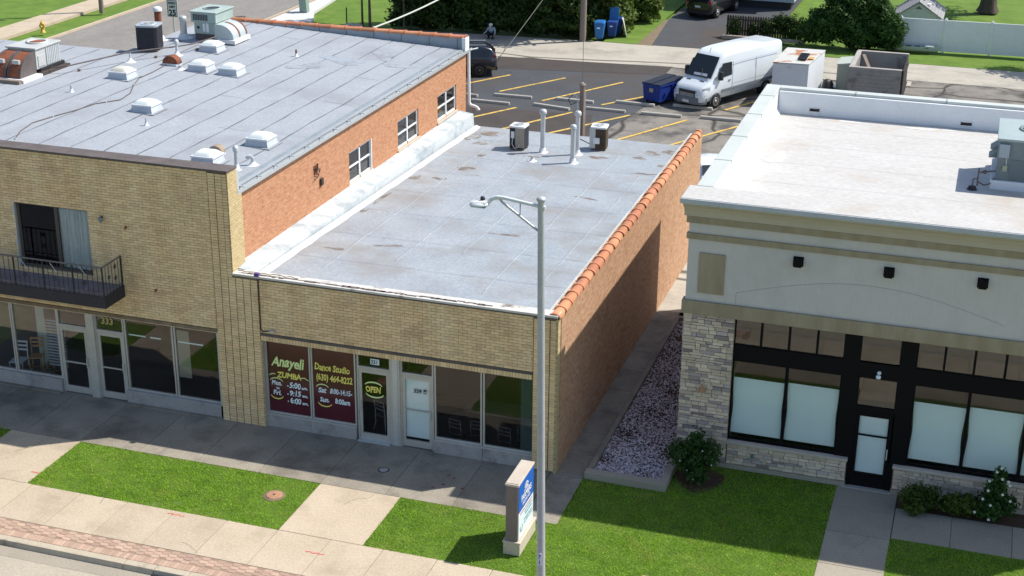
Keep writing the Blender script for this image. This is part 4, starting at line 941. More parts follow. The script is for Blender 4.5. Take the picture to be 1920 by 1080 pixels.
t = thing('hose_tap', 'small green hose tap on the stone base under the paper covered window', 'tap', (5.0,YF-.02,.46)); tg = M('tap_green', (.10,.20,.16), None, rough=.5); MB().cyl((5.0,YF+.02,.46),(5.0,YF-.08,.46),.03,.03,8).build('body', tg, t); MB().cyl((5.0,YF-.09,.5),(5.0,YF-.05,.5),.05,.05,8).build('wheel', tg, t)
# planter beside the alley with pale gravel
pt = thing('planter_kerb', 'low concrete planter kerb round the gravel bed in the alley', 'planter', (1.95,.1,0))
MB().box(.86,3.06,.0,.26,-.1,.2).build('front_kerb', conc, pt, bevel=.015); MB().box(.86,1.0,.26,11.4,-.1,.15).build('side_kerb', conc_dk, pt, bevel=.015); MB().box(2.86,3.06,.26,1.78,-.1,.19).build('end_kerb', conc, pt, bevel=.015); MB().box(.86,2.95,11.4,11.55,-.1,.15).build('rear_kerb', conc_dk, pt, bevel=.012)
sheet('planter_soil', mulch, .03, *rect(1.0,2.97,.26,11.4))
r = np.random.default_rng(7); n = 15000
X = r.uniform(1.01,2.92,n); Yv = .28+11.1*r.random(n)**1.5; keep = np.sin(X*3.1+Yv*1.3)*np.sin(Yv*2.2-X)+r.normal(0,.45,n) > -.75; X = X[keep]; Yv = Yv[keep]
keep = ~((X > 2.84) & (Yv < 1.8)); X, Yv = X[keep], Yv[keep]; n = len(X)
S = r.uniform(.014,.036,n); oct_ = np.array([(1,0,0),(-1,0,0),(0,1,0),(0,-1,0),(0,0,.7),(0,0,-.7)]); V = np.zeros((n,6,3)); A = r.uniform(0,6.28,n); ca, sa = np.cos(A), np.sin(A)
loc = oct_[None]*S[:,None,None]*r.uniform(.6,1.3,(n,6,1)); V[:,:,0] = X[:,None]+loc[:,:,0]*ca[:,None]-loc[:,:,1]*sa[:,None]; V[:,:,1] = Yv[:,None]+loc[:,:,0]*sa[:,None]+loc[:,:,1]*ca[:,None]; V[:,:,2] = loc[:,:,2]+.04+r.uniform(0,.03,n)[:,None]
F = np.array([(0,2,4),(2,1,4),(1,3,4),(3,0,4),(2,0,5),(1,2,5),(3,1,5),(0,3,5)]); T = (F[None]+(np.arange(n)*6)[:,None,None]).reshape(-1,3)
me = bpy.data.meshes.new('gravel'); me.from_pydata(V.reshape(-1,3).tolist(), [], T.tolist()); me.materials.append(gravelm)
tag(link('gravel', me), 'pale lilac gravel filling the planter bed in the alley', 'gravel', kind='stuff')
# ------------------------------------------------------------------ ROOFTOP EQUIPMENT, left roof
def skylight(x, y, z, label, sx=.37, sy=.33, dome=skyw):
    t = thing('skylight', label, 'skylight', (x,y,z), group='domed skylights on the grey roof')
    b = MB(); e = .12
    b.hexa([(x-sx-e,y-sy-e,z),(x+sx+e,y-sy-e,z),(x+sx+e,y+sy+e,z),(x-sx-e,y+sy+e,z)], [(x-sx-e*1.0,y-sy-e,z+.012),(x+sx+e,y-sy-e,z+.012),(x+sx+e,y+sy+e,z+.012),(x-sx-e,y+sy+e,z+.012)]); b.build('flashing', roof_l, t)
    b = MB(); b.hexa([(x-sx-.02,y-sy-.02,z),(x+sx+.02,y-sy-.02,z),(x+sx+.02,y+sy+.02,z),(x-sx-.02,y+sy+.02,z)], [(x-sx*.9,y-sy*.9,z+.2),(x+sx*.9,y-sy*.9,z+.2),(x+sx*.9,y+sy*.9,z+.2),(x-sx*.9,y+sy*.9,z+.2)]); b.build('curb', M_sky, t)
    MB().box(x-sx*.98,x+sx*.98,y-sy*.98,y+sy*.98,z+.2,z+.255).build('frame', leadw, t, bevel=.01)
    b = MB(); n = 9; vs = []; fs = []
    for i in range(n+1):
        for j in range(n+1):
            u = -1+2*i/n; v = -1+2*j/n; h = max(0,(1-u**4))**.6*max(0,(1-v**4))**.6
            vs.append((x+u*sx*.88, y+v*sy*.88, z+.255+.12*h))
    for i in range(n):
        for j in range(n): fs.append((i*(n+1)+j, (i+1)*(n+1)+j, (i+1)*(n+1)+j+1, i*(n+1)+j+1))
    b.add(vs, fs, True).build('dome', dome, t)
M_sky = M('skylight_curb', (.40,.44,.49), (.52,.56,.60), 3, .6)
for x, y, lab, dm in ((-18.15,9.35,'domed skylight with yellowed dome, left of the red brown hood',skyd),(-17.4,14.2,'domed skylight directly before the green rooftop unit',skyw),(-16.35,11.5,'domed skylight beside the short stub pipe, left of a pair',skyw),(-15.2,11.55,'domed skylight on the right of the pair before the duct',skyw),(-15.35,6.2,'domed skylight alone in the middle of the grey roof',skyw),(-10.55,4.6,'domed skylight nearest the orange side wall',skyw),(-11.1,2.35,'domed skylight by the front edge with mushroom vent behind',skyw)): skylight(x, y, zr(x), lab, dome=dm)
def pipe_vent(x, y, h, r, label, z=None, boot=None, cap=None, mat=galv):
    boot = boot or r*1.9
    z = zr(x) if z is None else z; t = thing('vent_pipe', label, 'vent pipe', (x,y,z))
    MB().cyl((x,y,z),(x,y,z+h),r,r,12).build('pipe', mat, t)
    MB().lathe([(boot*1.4,.004),(boot*.9,.015),(r*1.3,min(.14,h*.4)),(r*1.1,min(.17,h*.45))], (x,y,z), 12).build('boot', leadw, t)
    if cap: MB().lathe([(cap,.0),(cap,.10),(cap*.6,.15),(.0,.16)], (x,y,z+h-.06), 14).build('cap', galv if mat != rust else leadw, t)
    return t
pipe_vent(-18.6,7.0,.24,.035,'thin stub pipe in a square patch, left part of the grey roof')
pipe_vent(-14.5,4.75,.24,.035,'thin stub pipe below the lone middle skylight')
pipe_vent(-14.35,14.9,.26,.035,'thin rusty stub pipe right of the big duct', mat=rust)
pipe_vent(-17.0,11.2,.16,.07,'short wide stub pipe beside the red brown hood')
pipe_vent(-19.1,11.4,.34,.03,'white cone pipe support under the gas line, nearest the left unit', boot=.15)
pipe_vent(-18.1,12.9,.5,.05,'white cone flue by the black condenser', boot=.16, cap=.09)
pipe_vent(-10.05,2.1,.62,.055,'tall grey pipe at the front corner of the grey roof', cap=.085)
t = thing('gooseneck_vent', 'bent gooseneck pipe near the front corner of the grey roof', 'vent', (-9.85,2.7,zr(-9.85))); z = zr(-9.85)
MB().tube([(-9.85,2.7,z),(-9.85,2.7,z+.2),(-9.88,2.68,z+.26),(-9.95,2.65,z+.27),(-10.0,2.62,z+.2)], .05, 9).build('pipe', galv, t); MB().lathe([(.18,.005),(.12,.02),(.07,.1)], (-9.85,2.7,z), 12).build('boot', leadw, t)
def hood(x, y, mat, label, s=1.0):
    z = zr(x); t = thing('hood_vent', label, 'roof vent', (x,y,z)); b = MB(); n = 10
    P = [(x+.3*s*math.cos(math.pi*i/n), z+.08+.26*s*math.sin(math.pi*i/n)) for i in range(n+1)]
    b.prism(P+[(x-.3*s,z+.06),(x+.3*s,z+.06)], 'y', y-.12*s, y+.2*s, False).build('hood', mat, t); MB().box(x-.28*s,x+.28*s,y-.16*s,y+.22*s,z,z+.07).build('base', leadw, t)
hood(-17.6,11.65,rust,'red brown half round hood vent left of two skylights')
hood(-11.25,3.15,M('tan_vent', (.27,.20,.14), (.36,.29,.22), 4, .7),'small tan mushroom vent behind the front skylight', .75)
pipe_vent(-20.05,15.0,1.15,.13,'rusty red flue with white cap behind the black condenser', cap=.17, mat=rust)
pipe_vent(-19.35,15.6,.75,.13,'short silver flue behind the black condenser', cap=.15)
# black condenser
def condenser(name, label, x, y, z, s, h, mat, topm, oct_=False, panel=None, rz=0):
    t = thing(name, label, 'condenser', (x,y,z), rz)
    c = s*.22 if oct_ else .04
    P = [(-s+c,-s),(s-c,-s),(s,-s+c),(s,s-c),(s-c,s),(-s+c,s),(-s,s-c),(-s,-s+c)]
    MB().prism(P, 'z', .08, h).build('coil_body', mat, t, world=False)
    b = MB(); k = int(h/.045)
    for i in range(k):
        zz = .12+i*.045
        if zz > h-.06: break
        b.prism([(p[0]*1.02,p[1]*1.02) for p in P], 'z', zz, zz+.014)
    b.build('louvres', mat, t, world=False)
    MB().prism([(p[0]*1.06,p[1]*1.06) for p in P], 'z', h, h+.07).build('top_cover', topm, t, world=False, bevel=.015)
    MB().lathe([(s*.75,.075),(s*.75,.085),(s*.68,.085),(s*.6,.075)], (0,0,h), 22).build('fan_ring', galv, t, world=False)
    b = MB(); b.lathe([(.0,.073),(s*.6,.073)][::-1], (0,0,h), 22); b.build('fan_opening', M(name+'_fan', (.05,.06,.06), None, rough=.6), t, world=False)
    b = MB()
    for i in range(5): q = s*.15*(i+1)*.8; b.lathe([(q,.082),(q+.008,.088),(q+.016,.082)], (0,0,h), 20)
    for i in range(4): a = i*math.pi/4; b.box(-.004,.004,-s*.65,s*.65,h+.084,h+.09) if i == 0 else b.tube([(-s*.65*math.cos(a),-s*.65*math.sin(a),h+.087),(s*.65*math.cos(a),s*.65*math.sin(a),h+.087)], .004, 4)
    b.build('fan_guard', galv, t, world=False)
    MB().box(-s*.95,s*.95,-s*.8,-s*.55,0,.08).build('foot', wood, t, world=False); MB().box(-s*.95,s*.95,s*.55,s*.8,0,.08).build('foot', wood, t, world=False)
    if panel:
        MB().box(-s*.2,s*1.005,-s*1.03,-s*.98,.12,h).build('service_panel', panel, t, world=False)
        MB().box(-s*.75,-s*.3,-s*1.10,-s*1.02,h*.55,h*.85).build('electrical_box', leadw, t, world=False)
        MB().tube([(-s*.5,-s*1.1,h*.55),(-s*.55,-s*1.2,h*.3),(-s*.2,-s*1.25,.1),(s*.3,-s*1.2,.15),(s*.4,-s*1.05,h*.3)], .018, 6).build('refrigerant_line', galv, t, world=False)
    return t
condenser('black_condenser','black octagonal condenser with grey fan top on the left roof',-19.45,13.35,zr(-19.4),.39,.9,cond_b,M('cond_top',(.33,.37,.41),None,rough=.5),True, rz=R(12))
condenser('rooftop_condenser','black condenser with beige panel on the silver roof, left of three pipes',-6.12,16.0,3.99,.28,.84,cond_b,leadw,False,M('panel_tan', (.34,.31,.26), None, rough=.6), rz=R(-2))
condenser('rooftop_condenser','dark brown condenser at the rear right of the silver roof',-3.38,17.0,3.96,.28,.84,cond_br,leadw,False,None, rz=R(5))
t = [o for o in bpy.data.objects if o.get('label','').startswith('dark brown condenser')][0]
MB().box(-.31,-.1,-.31,-.26,.12,.86).build('service_panel', hvac_t, t, world=False); MB().box(-.16,.06,-.34,-.3,.3,.52).build('electrical_box', leadw, t, world=False); MB().tube([(-.25,-.3,.25),(-.9,.2,.35),(-1.0,.25,.6)], .018, 6).build('refrigerant_line', blackm, t, world=False)
# three tall flues and a stub on the silver roof
pipe_vent(-5.17,15.8,1.5,.085,'tall silver flue left of the wooden post on the silver roof', zm(15.8), cap=.135, boot=.15)
pipe_vent(-3.92,15.95,1.52,.085,'tall silver flue behind the shorter flue on the silver roof', zm(15.95), cap=.125, boot=.15)
pipe_vent(-3.76,14.8,1.30,.085,'silver flue with small cap, foremost on the silver roof', zm(14.8), cap=.115, boot=.15)
pipe_vent(-5.15,14.5,.2,.05,'short stub pipe before the tall flues on the silver roof', zm(14.5), boot=.12)
# left packaged unit with rusty round ducts
zb = zr(-20.8)
t = thing('packaged_unit', 'beige packaged air unit with two rusty round ducts at the roof edge', 'air unit', (-21.3,8.9,zb))
MB().box(-22.05,-20.95,8.55,9.95,zb+.2,zb+.88).build('cabinet', hvac_t, t, bevel=.015)
MB().box(-22.1,-20.9,8.5,10.0,zb+.88,zb+.94).build('top_cover', hvac_t, t, bevel=.015)
b = MB()
for k in range(8): b.box(-20.95,-20.92,9.13+k*.1,9.2+k*.1,zb+.26,zb+.84)
b.build('coil_louvres', galv, t); MB().box(-20.95,-20.925,8.65,9.05,zb+.28,zb+.65).build('access_panel', hvac_t, t)
MB().lathe([(.36,.0),(.36,.05),(.30,.05),(.28,.01)], (-21.45,9.4,zb+.94), 20).build('fan_ring', hvac_t, t); MB().lathe([(.0,.012),(.29,.012)][::-1], (-21.45,9.4,zb+.94), 20).build('fan_opening', rust, t)
def elbow(x0, x1, yb_, yf, z0, z1, mat, parent, name='duct'):
    # quarter-round duct from a cabinet face (y=yb_) forwards and down to the roof (y=yf)
    n = 10; P = [(yb_, z0+.04)]
    P += [(yb_-(yb_-yf)*math.sin(math.pi/2*i/n), z0+.04+(z1-z0-.04)*math.cos(math.pi/2*i/n)) for i in range(n+1)]
    return MB().prism(P, 'x', x0, x1, False).build(name, mat, parent)
for x0, x1 in ((-22.05,-21.52),(-21.45,-20.95)):
    d_ = elbow(x0, x1, 8.5, 7.6, zb+.06, zb+.82, rust, t)
    for xx in (x0, x1-.04): elbow(xx-.01, xx+.05, 8.5, 7.58, zb+.06, zb+.84, copm, d_, 'duct_flange')
    MB().box(x0+.15,x0+.4,7.72,7.82,zb+.55,zb+.68).build('duct_patch', hvac_t, d_)
MB().box(-22.2,-20.7,7.4,8.5,zb,zb+.1).build('duct_curb', leadw, t); MB().box(-22.3,-20.75,7.22,7.4,zb,zb+.12).build('timber', wood, t); MB().box(-20.95,-20.75,8.6,10.2,zb,zb+.1).build('timber', darkwood, t); MB().box(-22,-20.9,8.7,10.1,zb+.1,zb+.22).build('stand', blackm, t)
# green packaged unit
zb = zr(-18.2)
t = thing('packaged_unit', 'green packaged air unit with fan on top and silver round duct', 'air unit', (-18.2,16.0,zb))
MB().box(-18.80,-17.90,15.45,16.5,zb+.26,zb+.72).build('cabinet', hvac_g, t, bevel=.015); MB().box(-18.88,-17.84,15.38,16.75,zb+.70,zb+1.06).build('upper_cabinet', hvac_g, t, bevel=.012); MB().box(-18.92,-17.80,15.33,16.8,zb+1.06,zb+1.11).build('top_cover', hvac_g, t, bevel=.012)
b = MB()
for k in range(9): b.box(-18.78+k*.07,-18.745+k*.07,15.365,15.39,zb+.78,zb+1.0)
b.build('louvres', blackm, t); MB().box(-18.42,-18.32,15.42,15.45,zb+.36,zb+.66).build('label_plate', whitep, t); MB().box(-18.28,-18.18,15.42,15.45,zb+.34,zb+.68).build('label_plate', whitep, t); MB().cyl((-18.62,15.42,zb+.5),(-18.62,15.46,zb+.5),.05,.05,10).build('gauge_hole', blackm, t)
MB().lathe([(.34,.0),(.34,.03),(.29,.03),(.27,.0)], (-18.36,16.1,zb+1.11), 22).build('fan_ring', hvac_g, t); MB().lathe([(.0,.015),(.28,.015)][::-1], (-18.36,16.1,zb+1.11), 22).build('fan_opening', blackm, t)
n = 10
for y0, y1, mt in ((15.35,15.85,duct),(15.9,16.4,duct)):
    P = [(-17.90,zb+.12),(-17.90,zb+.68)] + [(-17.7+.58*math.sin(math.pi/2*i/n), zb+.18+.5*math.cos(math.pi/2*i/n)) for i in range(n+1)] + [(-17.12,zb+.1)]
    d_ = MB().prism(P, 'y', y0, y1).build('duct', mt, t)
    Q = [(-17.7+.6*math.sin(math.pi/2*i/n), zb+.18+.52*math.cos(math.pi/2*i/n)) for i in range(n+1)]; b = MB()
    for (xa, za), (xb, zb2) in zip(Q, Q[1:]): b.add([(xa,y1-.05,za),(xb,y1-.05,zb2),(xb,y1+.03,zb2),(xa,y1+.03,za)], [(0,1,2,3)])
    b.build('duct_flange', rust, d_)
MB().box(-17.75,-17.02,15.25,16.5,zb,zb+.14).build('duct_curb', leadw, t); MB().box(-18.8,-17.9,15.5,15.62,zb,zb+.26).build('stand', copm, t); MB().box(-18.8,-17.9,16.3,16.42,zb,zb+.26).build('stand', copm, t)
t = thing('gas_line', 'thin dark gas pipe running between the rooftop units', 'pipe', (-18.9,10.9,zr(-18.9)))
MB().tube([(-20.7,9.0,zr(-20)+.2),(-20.2,9.2,zr(-20)+.25),(-19.1,11.4,zr(-19.1)+.36),(-18.2,13.0,zr(-18.2)+.30),(-17.9,13.6,zr(-18)+.30),(-17.7,15.2,zr(-18)+.28)], .024, 7).build('pipe', copm, t); b = MB()
for x, y in ((-20.0,9.6),(-18.6,12.3),(-17.9,14.0)): b.box(x-.05,x+.05,y-.04,y+.04,zr(x),zr(x)+.08)
b.build('supports', wood, t)
t = thing('roof_cable', 'dark cable snaking across the grey roof to the front edge', 'cable', (-17,6,zr(-17)))
C_ = [(-17.75,11.5),(-17.62,10.4),(-17.6,9.5),(-17.3,8.65),(-16.85,7.7),(-16.7,6.85),(-16.95,6.4),(-17.13,6.1),(-17.24,5.2),(-17.46,4.25),(-17.6,3.4),(-17.4,2.5),(-17.08,1.8)]
MB().tube([(x,y,zr(x)+.018) for x, y in C_], .016, 6).build('cable', copm, t); b = MB()
for x, y in C_[::3]: b.box(x-.03,x+.03,y-.02,y+.02,zr(x),zr(x)+.04)
b.build('clips', galv, t)
# right roof unit
zb = 6.85
t = thing('rooftop_unit', 'slate grey rooftop air unit on the white roof at the right edge', 'air unit', (11.4,8.2,zb))
MB().box(10.15,13.2,7.3,9.7,zb,zb+.25).build('curb', memb, t); MB().box(10.25,13.0,7.4,9.6,zb+.25,zb+1.35).build('cabinet', hvac_s, t, bevel=.015); MB().box(10.2,13.05,7.35,9.65,zb+1.35,zb+1.42).build('top_cover', M('slate_top', (.30,.37,.37), (.35,.42,.42), 2, .5), t, bevel=.015)
MB().lathe([(.45,.0),(.45,.03),(.38,.03),(.36,.0)], (11.2,8.6,zb+1.42), 22).build('fan_ring', hvac_s, t); MB().lathe([(.0,.012),(.37,.012)][::-1], (11.2,8.6,zb+1.42), 22).build('fan_opening', blackm, t)
MB().box(10.28,10.55,7.33,7.4,zb+.9,zb+1.27).build('disconnect_box', M('grey_box', (.34,.40,.44), None, rough=.5), t); MB().box(10.42,10.54,7.34,7.4,zb+.52,zb+.68).build('outlet_box', M('olive_box', (.36,.37,.26), None, rough=.6), t); MB().cyl((10.5,7.37,zb+.68),(10.5,7.37,zb+.9),.012,.012,6).build('conduit', galv, t)
MB().box(10.6,11.25,7.385,7.4,zb+.3,zb+.85).build('access_panel', M('slate_panel', (.14,.175,.185), None, rough=.55), t); b = MB(); b.prism([(10.25,zb+1.1),(10.05,zb+.95),(10.25,zb+.95)], 'y', 7.9, 8.5); b.prism([(10.25,zb+.9),(10.03,zb+.72),(10.25,zb+.72)], 'y', 7.9, 8.5); b.build('intake_hood', hvac_s, t)
t = thing('gas_regulator', 'iron gas pipe with pitch pocket beside the slate rooftop unit', 'gas pipe', (9.75,7.2,zb))
MB().lathe([(.0,.1),(.09,.1),(.13,.02),(.15,.0)][::-1], (9.7,7.1,zb), 12).build('pitch_pocket', blackm, t); b = MB(); b.tube([(9.7,7.1,zb+.1),(9.7,7.1,zb+.3),(9.82,7.15,zb+.3),(9.82,7.15,zb+.12)], .02, 6); b.tube([(9.82,7.15,zb+.1),(9.82,7.15,zb+.6)], .022, 7); b.tube([(9.82,7.15,zb+.48),(10.25,7.45,zb+.48)], .022, 7); b.tube([(9.82,7.15,zb+.22),(10.0,7.2,zb+.12),(10.15,7.3,zb+.15),(10.25,7.42,zb+.3)], .02, 6); b.build('pipes', copm, t); MB().lathe([(.0,-.06),(.06,-.03),(.06,.03),(.0,.06)], (9.98,7.26,zb+.48), 10).build('valve', copm, t)

# ------------------------------------------------------------------ STREET LAMP
lp = thing('street_lamp', 'tall grey metal street lamp with truss arm and white head before the shop', 'street lamp', (1.8,-6.98,0))
MB().cyl((1.8,-6.98,0),(1.63,-6.98,10.0),.098,.068,20).build('pole', poleg, lp)
MB().lathe([(.08,.0),(.095,.03),(.095,.06),(.065,.09),(.0,.10)], (1.63,-6.98,9.98), 16).build('pole_cap', poleg, lp)
MB().tube([(1.72,-6.98,9.86),(1.55,-6.98,9.88),(.86,-6.98,9.97),(.72,-6.98,9.97),(.62,-6.98,9.93),(.55,-6.98,9.86)], .038, 10).build('arm', lampw, lp)
MB().tube([(1.66,-6.98,9.32),(1.55,-6.98,9.38),(.82,-6.98,9.88),(.78,-6.98,9.93)], .026, 8).build('brace', poleg, lp)
MB().cyl((1.2,-6.98,9.92),(1.2,-6.98,9.62),.014,.014,6).build('strut', poleg, lp)
b = MB(); b.lathe([(.0,-.04),(.1,-.045),(.165,-.02),(.17,.0),(.15,.03),(.08,.06),(.0,.065)], (0,0,0), 18)
b.v = [(x*1.25+.36, y*1.05-7.02, z+9.80+.10*(x)) for x, y, z in b.v]; hd = b.build('lamp_head', lampw, lp)
b = MB()
for k in range(9): x = .19+k*.04; b.box(x,x+.012,-7.12,-6.98,9.84+.1*(x-.36)/1.25,9.868+.1*(x-.36)/1.25)
b.build('cooling_fins', M('fin_grey', (.50,.52,.53), None, rough=.5), hd)
MB().lathe([(.05,.0),(.05,.06),(.03,.08),(.0,.08)], (.40,-6.95,9.86), 10).build('photocell', blackm, hd)
MB().box(.2,.5,-7.12,-6.92,9.745,9.752).build('lens', headl, hd)
tg = MB().box(1.725,1.805,-7.09,-7.078,1.73,2.03).build('number_tag', plate_m, lp); text('7', 1.735, 1.90, -7.093, .13, signblue, lp, 0, .003); text('1', 1.74, 1.76, -7.093, .13, signblue, lp, 0, .003)

# ------------------------------------------------------------------ MONUMENT SIGN (text faces +x)
sg = thing('monument_sign', 'roadside monument sign with blue and white insurance panel on the lawn', 'sign', (.2,-3.58,0))
MB().box(.0,.42,-4.23,-2.93,0,.33).build('base', signstone, sg, bevel=.012); MB().box(-.02,.44,-4.25,-2.91,.33,.37).build('base_cap', signstone, sg, bevel=.01)
MB().box(.05,.355,-4.2,-2.96,.37,1.86).build('cabinet', signbrown, sg, bevel=.01); MB().box(.03,.375,-4.22,-2.94,1.86,1.92).build('top_cap', signstone, sg, bevel=.012); MB().box(.05,.36,-4.18,-2.98,1.92,1.935).build('top_ridge', limest, sg)
pb = MB().box(.355,.37,-4.16,-3.0,1.12,1.84).build('blue_panel', signblue, sg); pw = MB().box(.355,.368,-4.16,-3.0,.40,1.12).build('white_panel', signwhite, sg)
def stext(s, y, z, size, mat, parent, sx=1.0, bold=.003, align='CENTER'):
    o = text(s, 0, 0, 0, size, mat, parent, 0, bold, align, sx=sx); b_ = WL[parent]; o.location = (.374-b_[0], y-b_[1], z-b_[2]); o.rotation_euler = Euler((R(90),0,R(90))); return o
stext('FARMERS', -3.58, 1.34, .215, whitep, sg, .9, .006); stext('INSURANCE', -3.58, 1.21, .105, whitep, sg, 1.05, .002)
b = MB(); L = arc(0, 0, .17, .17, 20, 160, 10)
for (a0, c0), (a1, c1) in zip(L, L[1:]): b.add([(.374,-3.58+a0,1.55+c0),(.374,-3.58+a1,1.55+c1),(.374,-3.58+a1*.8,1.55+c1*.8),(.374,-3.58+a0*.8,1.55+c0*.8)], [(0,1,2,3)])
for k in range(-3, 4): b.add([(.374,-3.58+k*.035-.012,1.55),(.374,-3.58+k*.035+.012,1.55),(.374,-3.58+k*.018+.008,1.66),(.374,-3.58+k*.018-.008,1.66)], [(0,1,2,3)])
b.add([(.374,-3.58-.2,1.53),(.374,-3.58+.2,1.53),(.374,-3.58+.17,1.555),(.374,-3.58-.17,1.555)], [(0,1,2,3)]); b.build('emblem', whitep, sg)
sgrey = M('sign_small_print', (.22,.40,.46), None, rough=.6)
b = MB()
stxt = M('sign_pink', (.62,.30,.32), None, rough=.6)
for z, y0, y1, m_ in ((1.02,-4.05,-3.1,1),(.93,-3.7,-3.12,0),(.84,-3.65,-3.15,0),(.72,-3.75,-3.1,0),(.64,-3.75,-3.1,0)):
    bb = MB(); rr = random.Random(int(z*100)); y = y0
    while y < y1: w_ = rr.uniform(.03,.07); bb.box(.369,.372,y,y+w_,z,z+rr.uniform(.035,.06)); y += w_+rr.uniform(.012,.025)
    bb.build('small_print', stxt if m_ else sgrey, sg)
b = MB()
L = arc(0,0,.1,.14,-200,20,12)
for (a0, c0), (a1, c1) in zip(L, L[1:]): b.add([(.372,-3.95+a0,.66+c0),(.372,-3.95+a1,.66+c1),(.372,-3.95+a1*.6,.66+c1*.6),(.372,-3.95+a0*.6,.66+c0*.6)], [(0,1,2,3)])
b.build('round_mark', sgrey, sg)

# ------------------------------------------------------------------ VEGETATION
def leaves(blobs, n, size, mat, seed, lo=.5, upb=.4):
    r = np.random.default_rng(seed); B = np.array(blobs, float); wgt = B[:,3]*B[:,4]+B[:,4]*B[:,5]; wgt /= wgt.sum()
    k = r.choice(len(B), n, p=wgt); d = r.normal(size=(n,3)); d /= np.linalg.norm(d, axis=1)[:,None]
    q = lo+(1.04-lo)*r.random(n)**.6
    # lumps: radius modulated so that the outline is uneven
    q *= .86+.2*np.sin(d[:,0]*5+k)*np.sin(d[:,1]*6+2*k)+.16*np.sin(d[:,2]*7+d[:,0]*4+k)
    P = B[k,:3]+d*B[k,3:6]*q[:,None]
    nrm = d+r.normal(0,.7,(n,3)); nrm[:,2] += upb; nrm /= np.linalg.norm(nrm, axis=1)[:,None]
    a = np.cross(nrm, r.normal(size=(n,3))); a /= np.linalg.norm(a, axis=1)[:,None]; c = np.cross(nrm, a)
    s = size*r.uniform(.6,1.35,n)[:,None]
    V = np.stack([P-a*s, P+c*s*.45-nrm*s*.12, P+a*s, P-c*s*.45-nrm*s*.12], 1); V[:,:,2] = np.maximum(V[:,:,2], .01)
    me = bpy.data.meshes.new('foliage'); me.vertices.add(4*n); me.vertices.foreach_set('co', V.ravel()); me.loops.add(4*n); me.loops.foreach_set('vertex_index', np.arange(4*n, dtype=np.int32)); me.polygons.add(n); me.polygons.foreach_set('loop_start', np.arange(0, 4*n, 4, dtype=np.int32)); me.update(); me.validate(); me.materials.append(mat); return me
def limbs(parent, base_, blobs, r0, seed, mat=None, n=None):
    rr = random.Random(seed); b = MB(); bx, by, bz = base_
    for bl_ in blobs[:n] if n else blobs:
        tx, ty, tz = bl_[:3]; p = [Vector((bx+rr.uniform(-.1,.1)*r0*8, by+rr.uniform(-.1,.1)*r0*8, bz-.05))]
        for k in range(1, 5):
            u = k/4; p.append(Vector((bx+(tx-bx)*u**1.4, by+(ty-by)*u**1.4, bz+(tz-bz)*u))+Vector((rr.uniform(-1,1),rr.uniform(-1,1),0))*r0*1.2)
        for k in range(4): b.cyl(p[k], p[k+1], r0*(1-.2*k), r0*(1-.2*(k+1)), 7)
    return b.build('stems', mat or bark, parent)
def shrub(name, label, cat, blobs, n, size, mat, seed, stem=.03, group=None, lo=.5, base_=None):
    bx = sum(q[0] for q in blobs)/len(blobs); by = sum(q[1] for q in blobs)/len(blobs); base_ = base_ or (bx, by, 0)
    t = thing(name, label, cat, base_, group=group); limbs(t, base_, blobs, stem, seed)
    me = leaves(blobs, n, size, mat, seed, lo); o = link('foliage', me, t, (0,0,0)); return t
def flowers(t, pts, r_=.045):
    for k, (x, y, z) in enumerate(pts):
        b = MB(); m = 5
        for i in range(m):
            a = 6.283*i/m+k; b.add([(x,y,z),(x+r_*math.cos(a-.5),y+r_*.4*math.sin(a)-.02,z+r_*math.sin(a-.5)),(x+r_*1.25*math.cos(a),y-.03,z+r_*1.25*math.sin(a)),(x+r_*math.cos(a+.5),y-.02,z+r_*math.sin(a+.5))], [(0,1,2,3)])
        b.build('flower', petal, t)
s_ = shrub('rose_bush', 'loose green bush with a few pale flowers against the stone pier', 'bush', [(3.55,.95,.55,.42,.4,.5),(3.2,.9,.75,.35,.33,.38),(3.95,1.05,.75,.38,.33,.45),(3.6,1.1,1.05,.3,.28,.35),(3.75,.6,.35,.35,.3,.3)], 3600, .055, leaf_c, 11, .015)
flowers(s_, [(3.3,.55,.7),(3.85,.7,1.0),(4.1,.75,.6),(3.5,.55,.45),(3.7,.4,.3)], .018)
shrub('low_bush', 'round yellow green bush right beside the entrance walk', 'bush', [(9.25,1.1,.42,.38,.36,.36),(9.6,1.2,.40,.36,.34,.34),(9.3,.95,.25,.35,.3,.22)], 3000, .05, leaf_d, 12, .012)
shrub('low_bush', 'smaller yellow green bush between the round bush and the white flowering shrub', 'bush', [(10.2,1.2,.33,.34,.3,.28),(10.55,1.25,.36,.34,.32,.3)], 2200, .05, leaf_d, 13, .012)
s_ = shrub('flowering_shrub', 'upright shrub with white flowers before the right hand window', 'shrub', [(11.15,1.25,.45,.42,.35,.42),(11.2,1.3,.85,.3,.28,.35),(11.25,1.3,1.25,.2,.2,.3),(10.95,1.25,.3,.3,.25,.25),(11.5,1.3,.5,.3,.28,.35)], 3000, .055, leaf_c, 14, .014)
flowers(s_, [(11.0,.95,1.0),(11.1,.92,.62),(11.35,.95,.95),(11.3,1.0,1.35),(11.45,1.0,1.3),(11.15,1.05,1.5),(11.55,.95,.8),(10.75,.95,.35),(11.1,.85,.25),(11.0,1.0,1.25),(11.25,1.05,1.62),(11.5,1.1,1.15),(10.9,.95,.75)], .033)
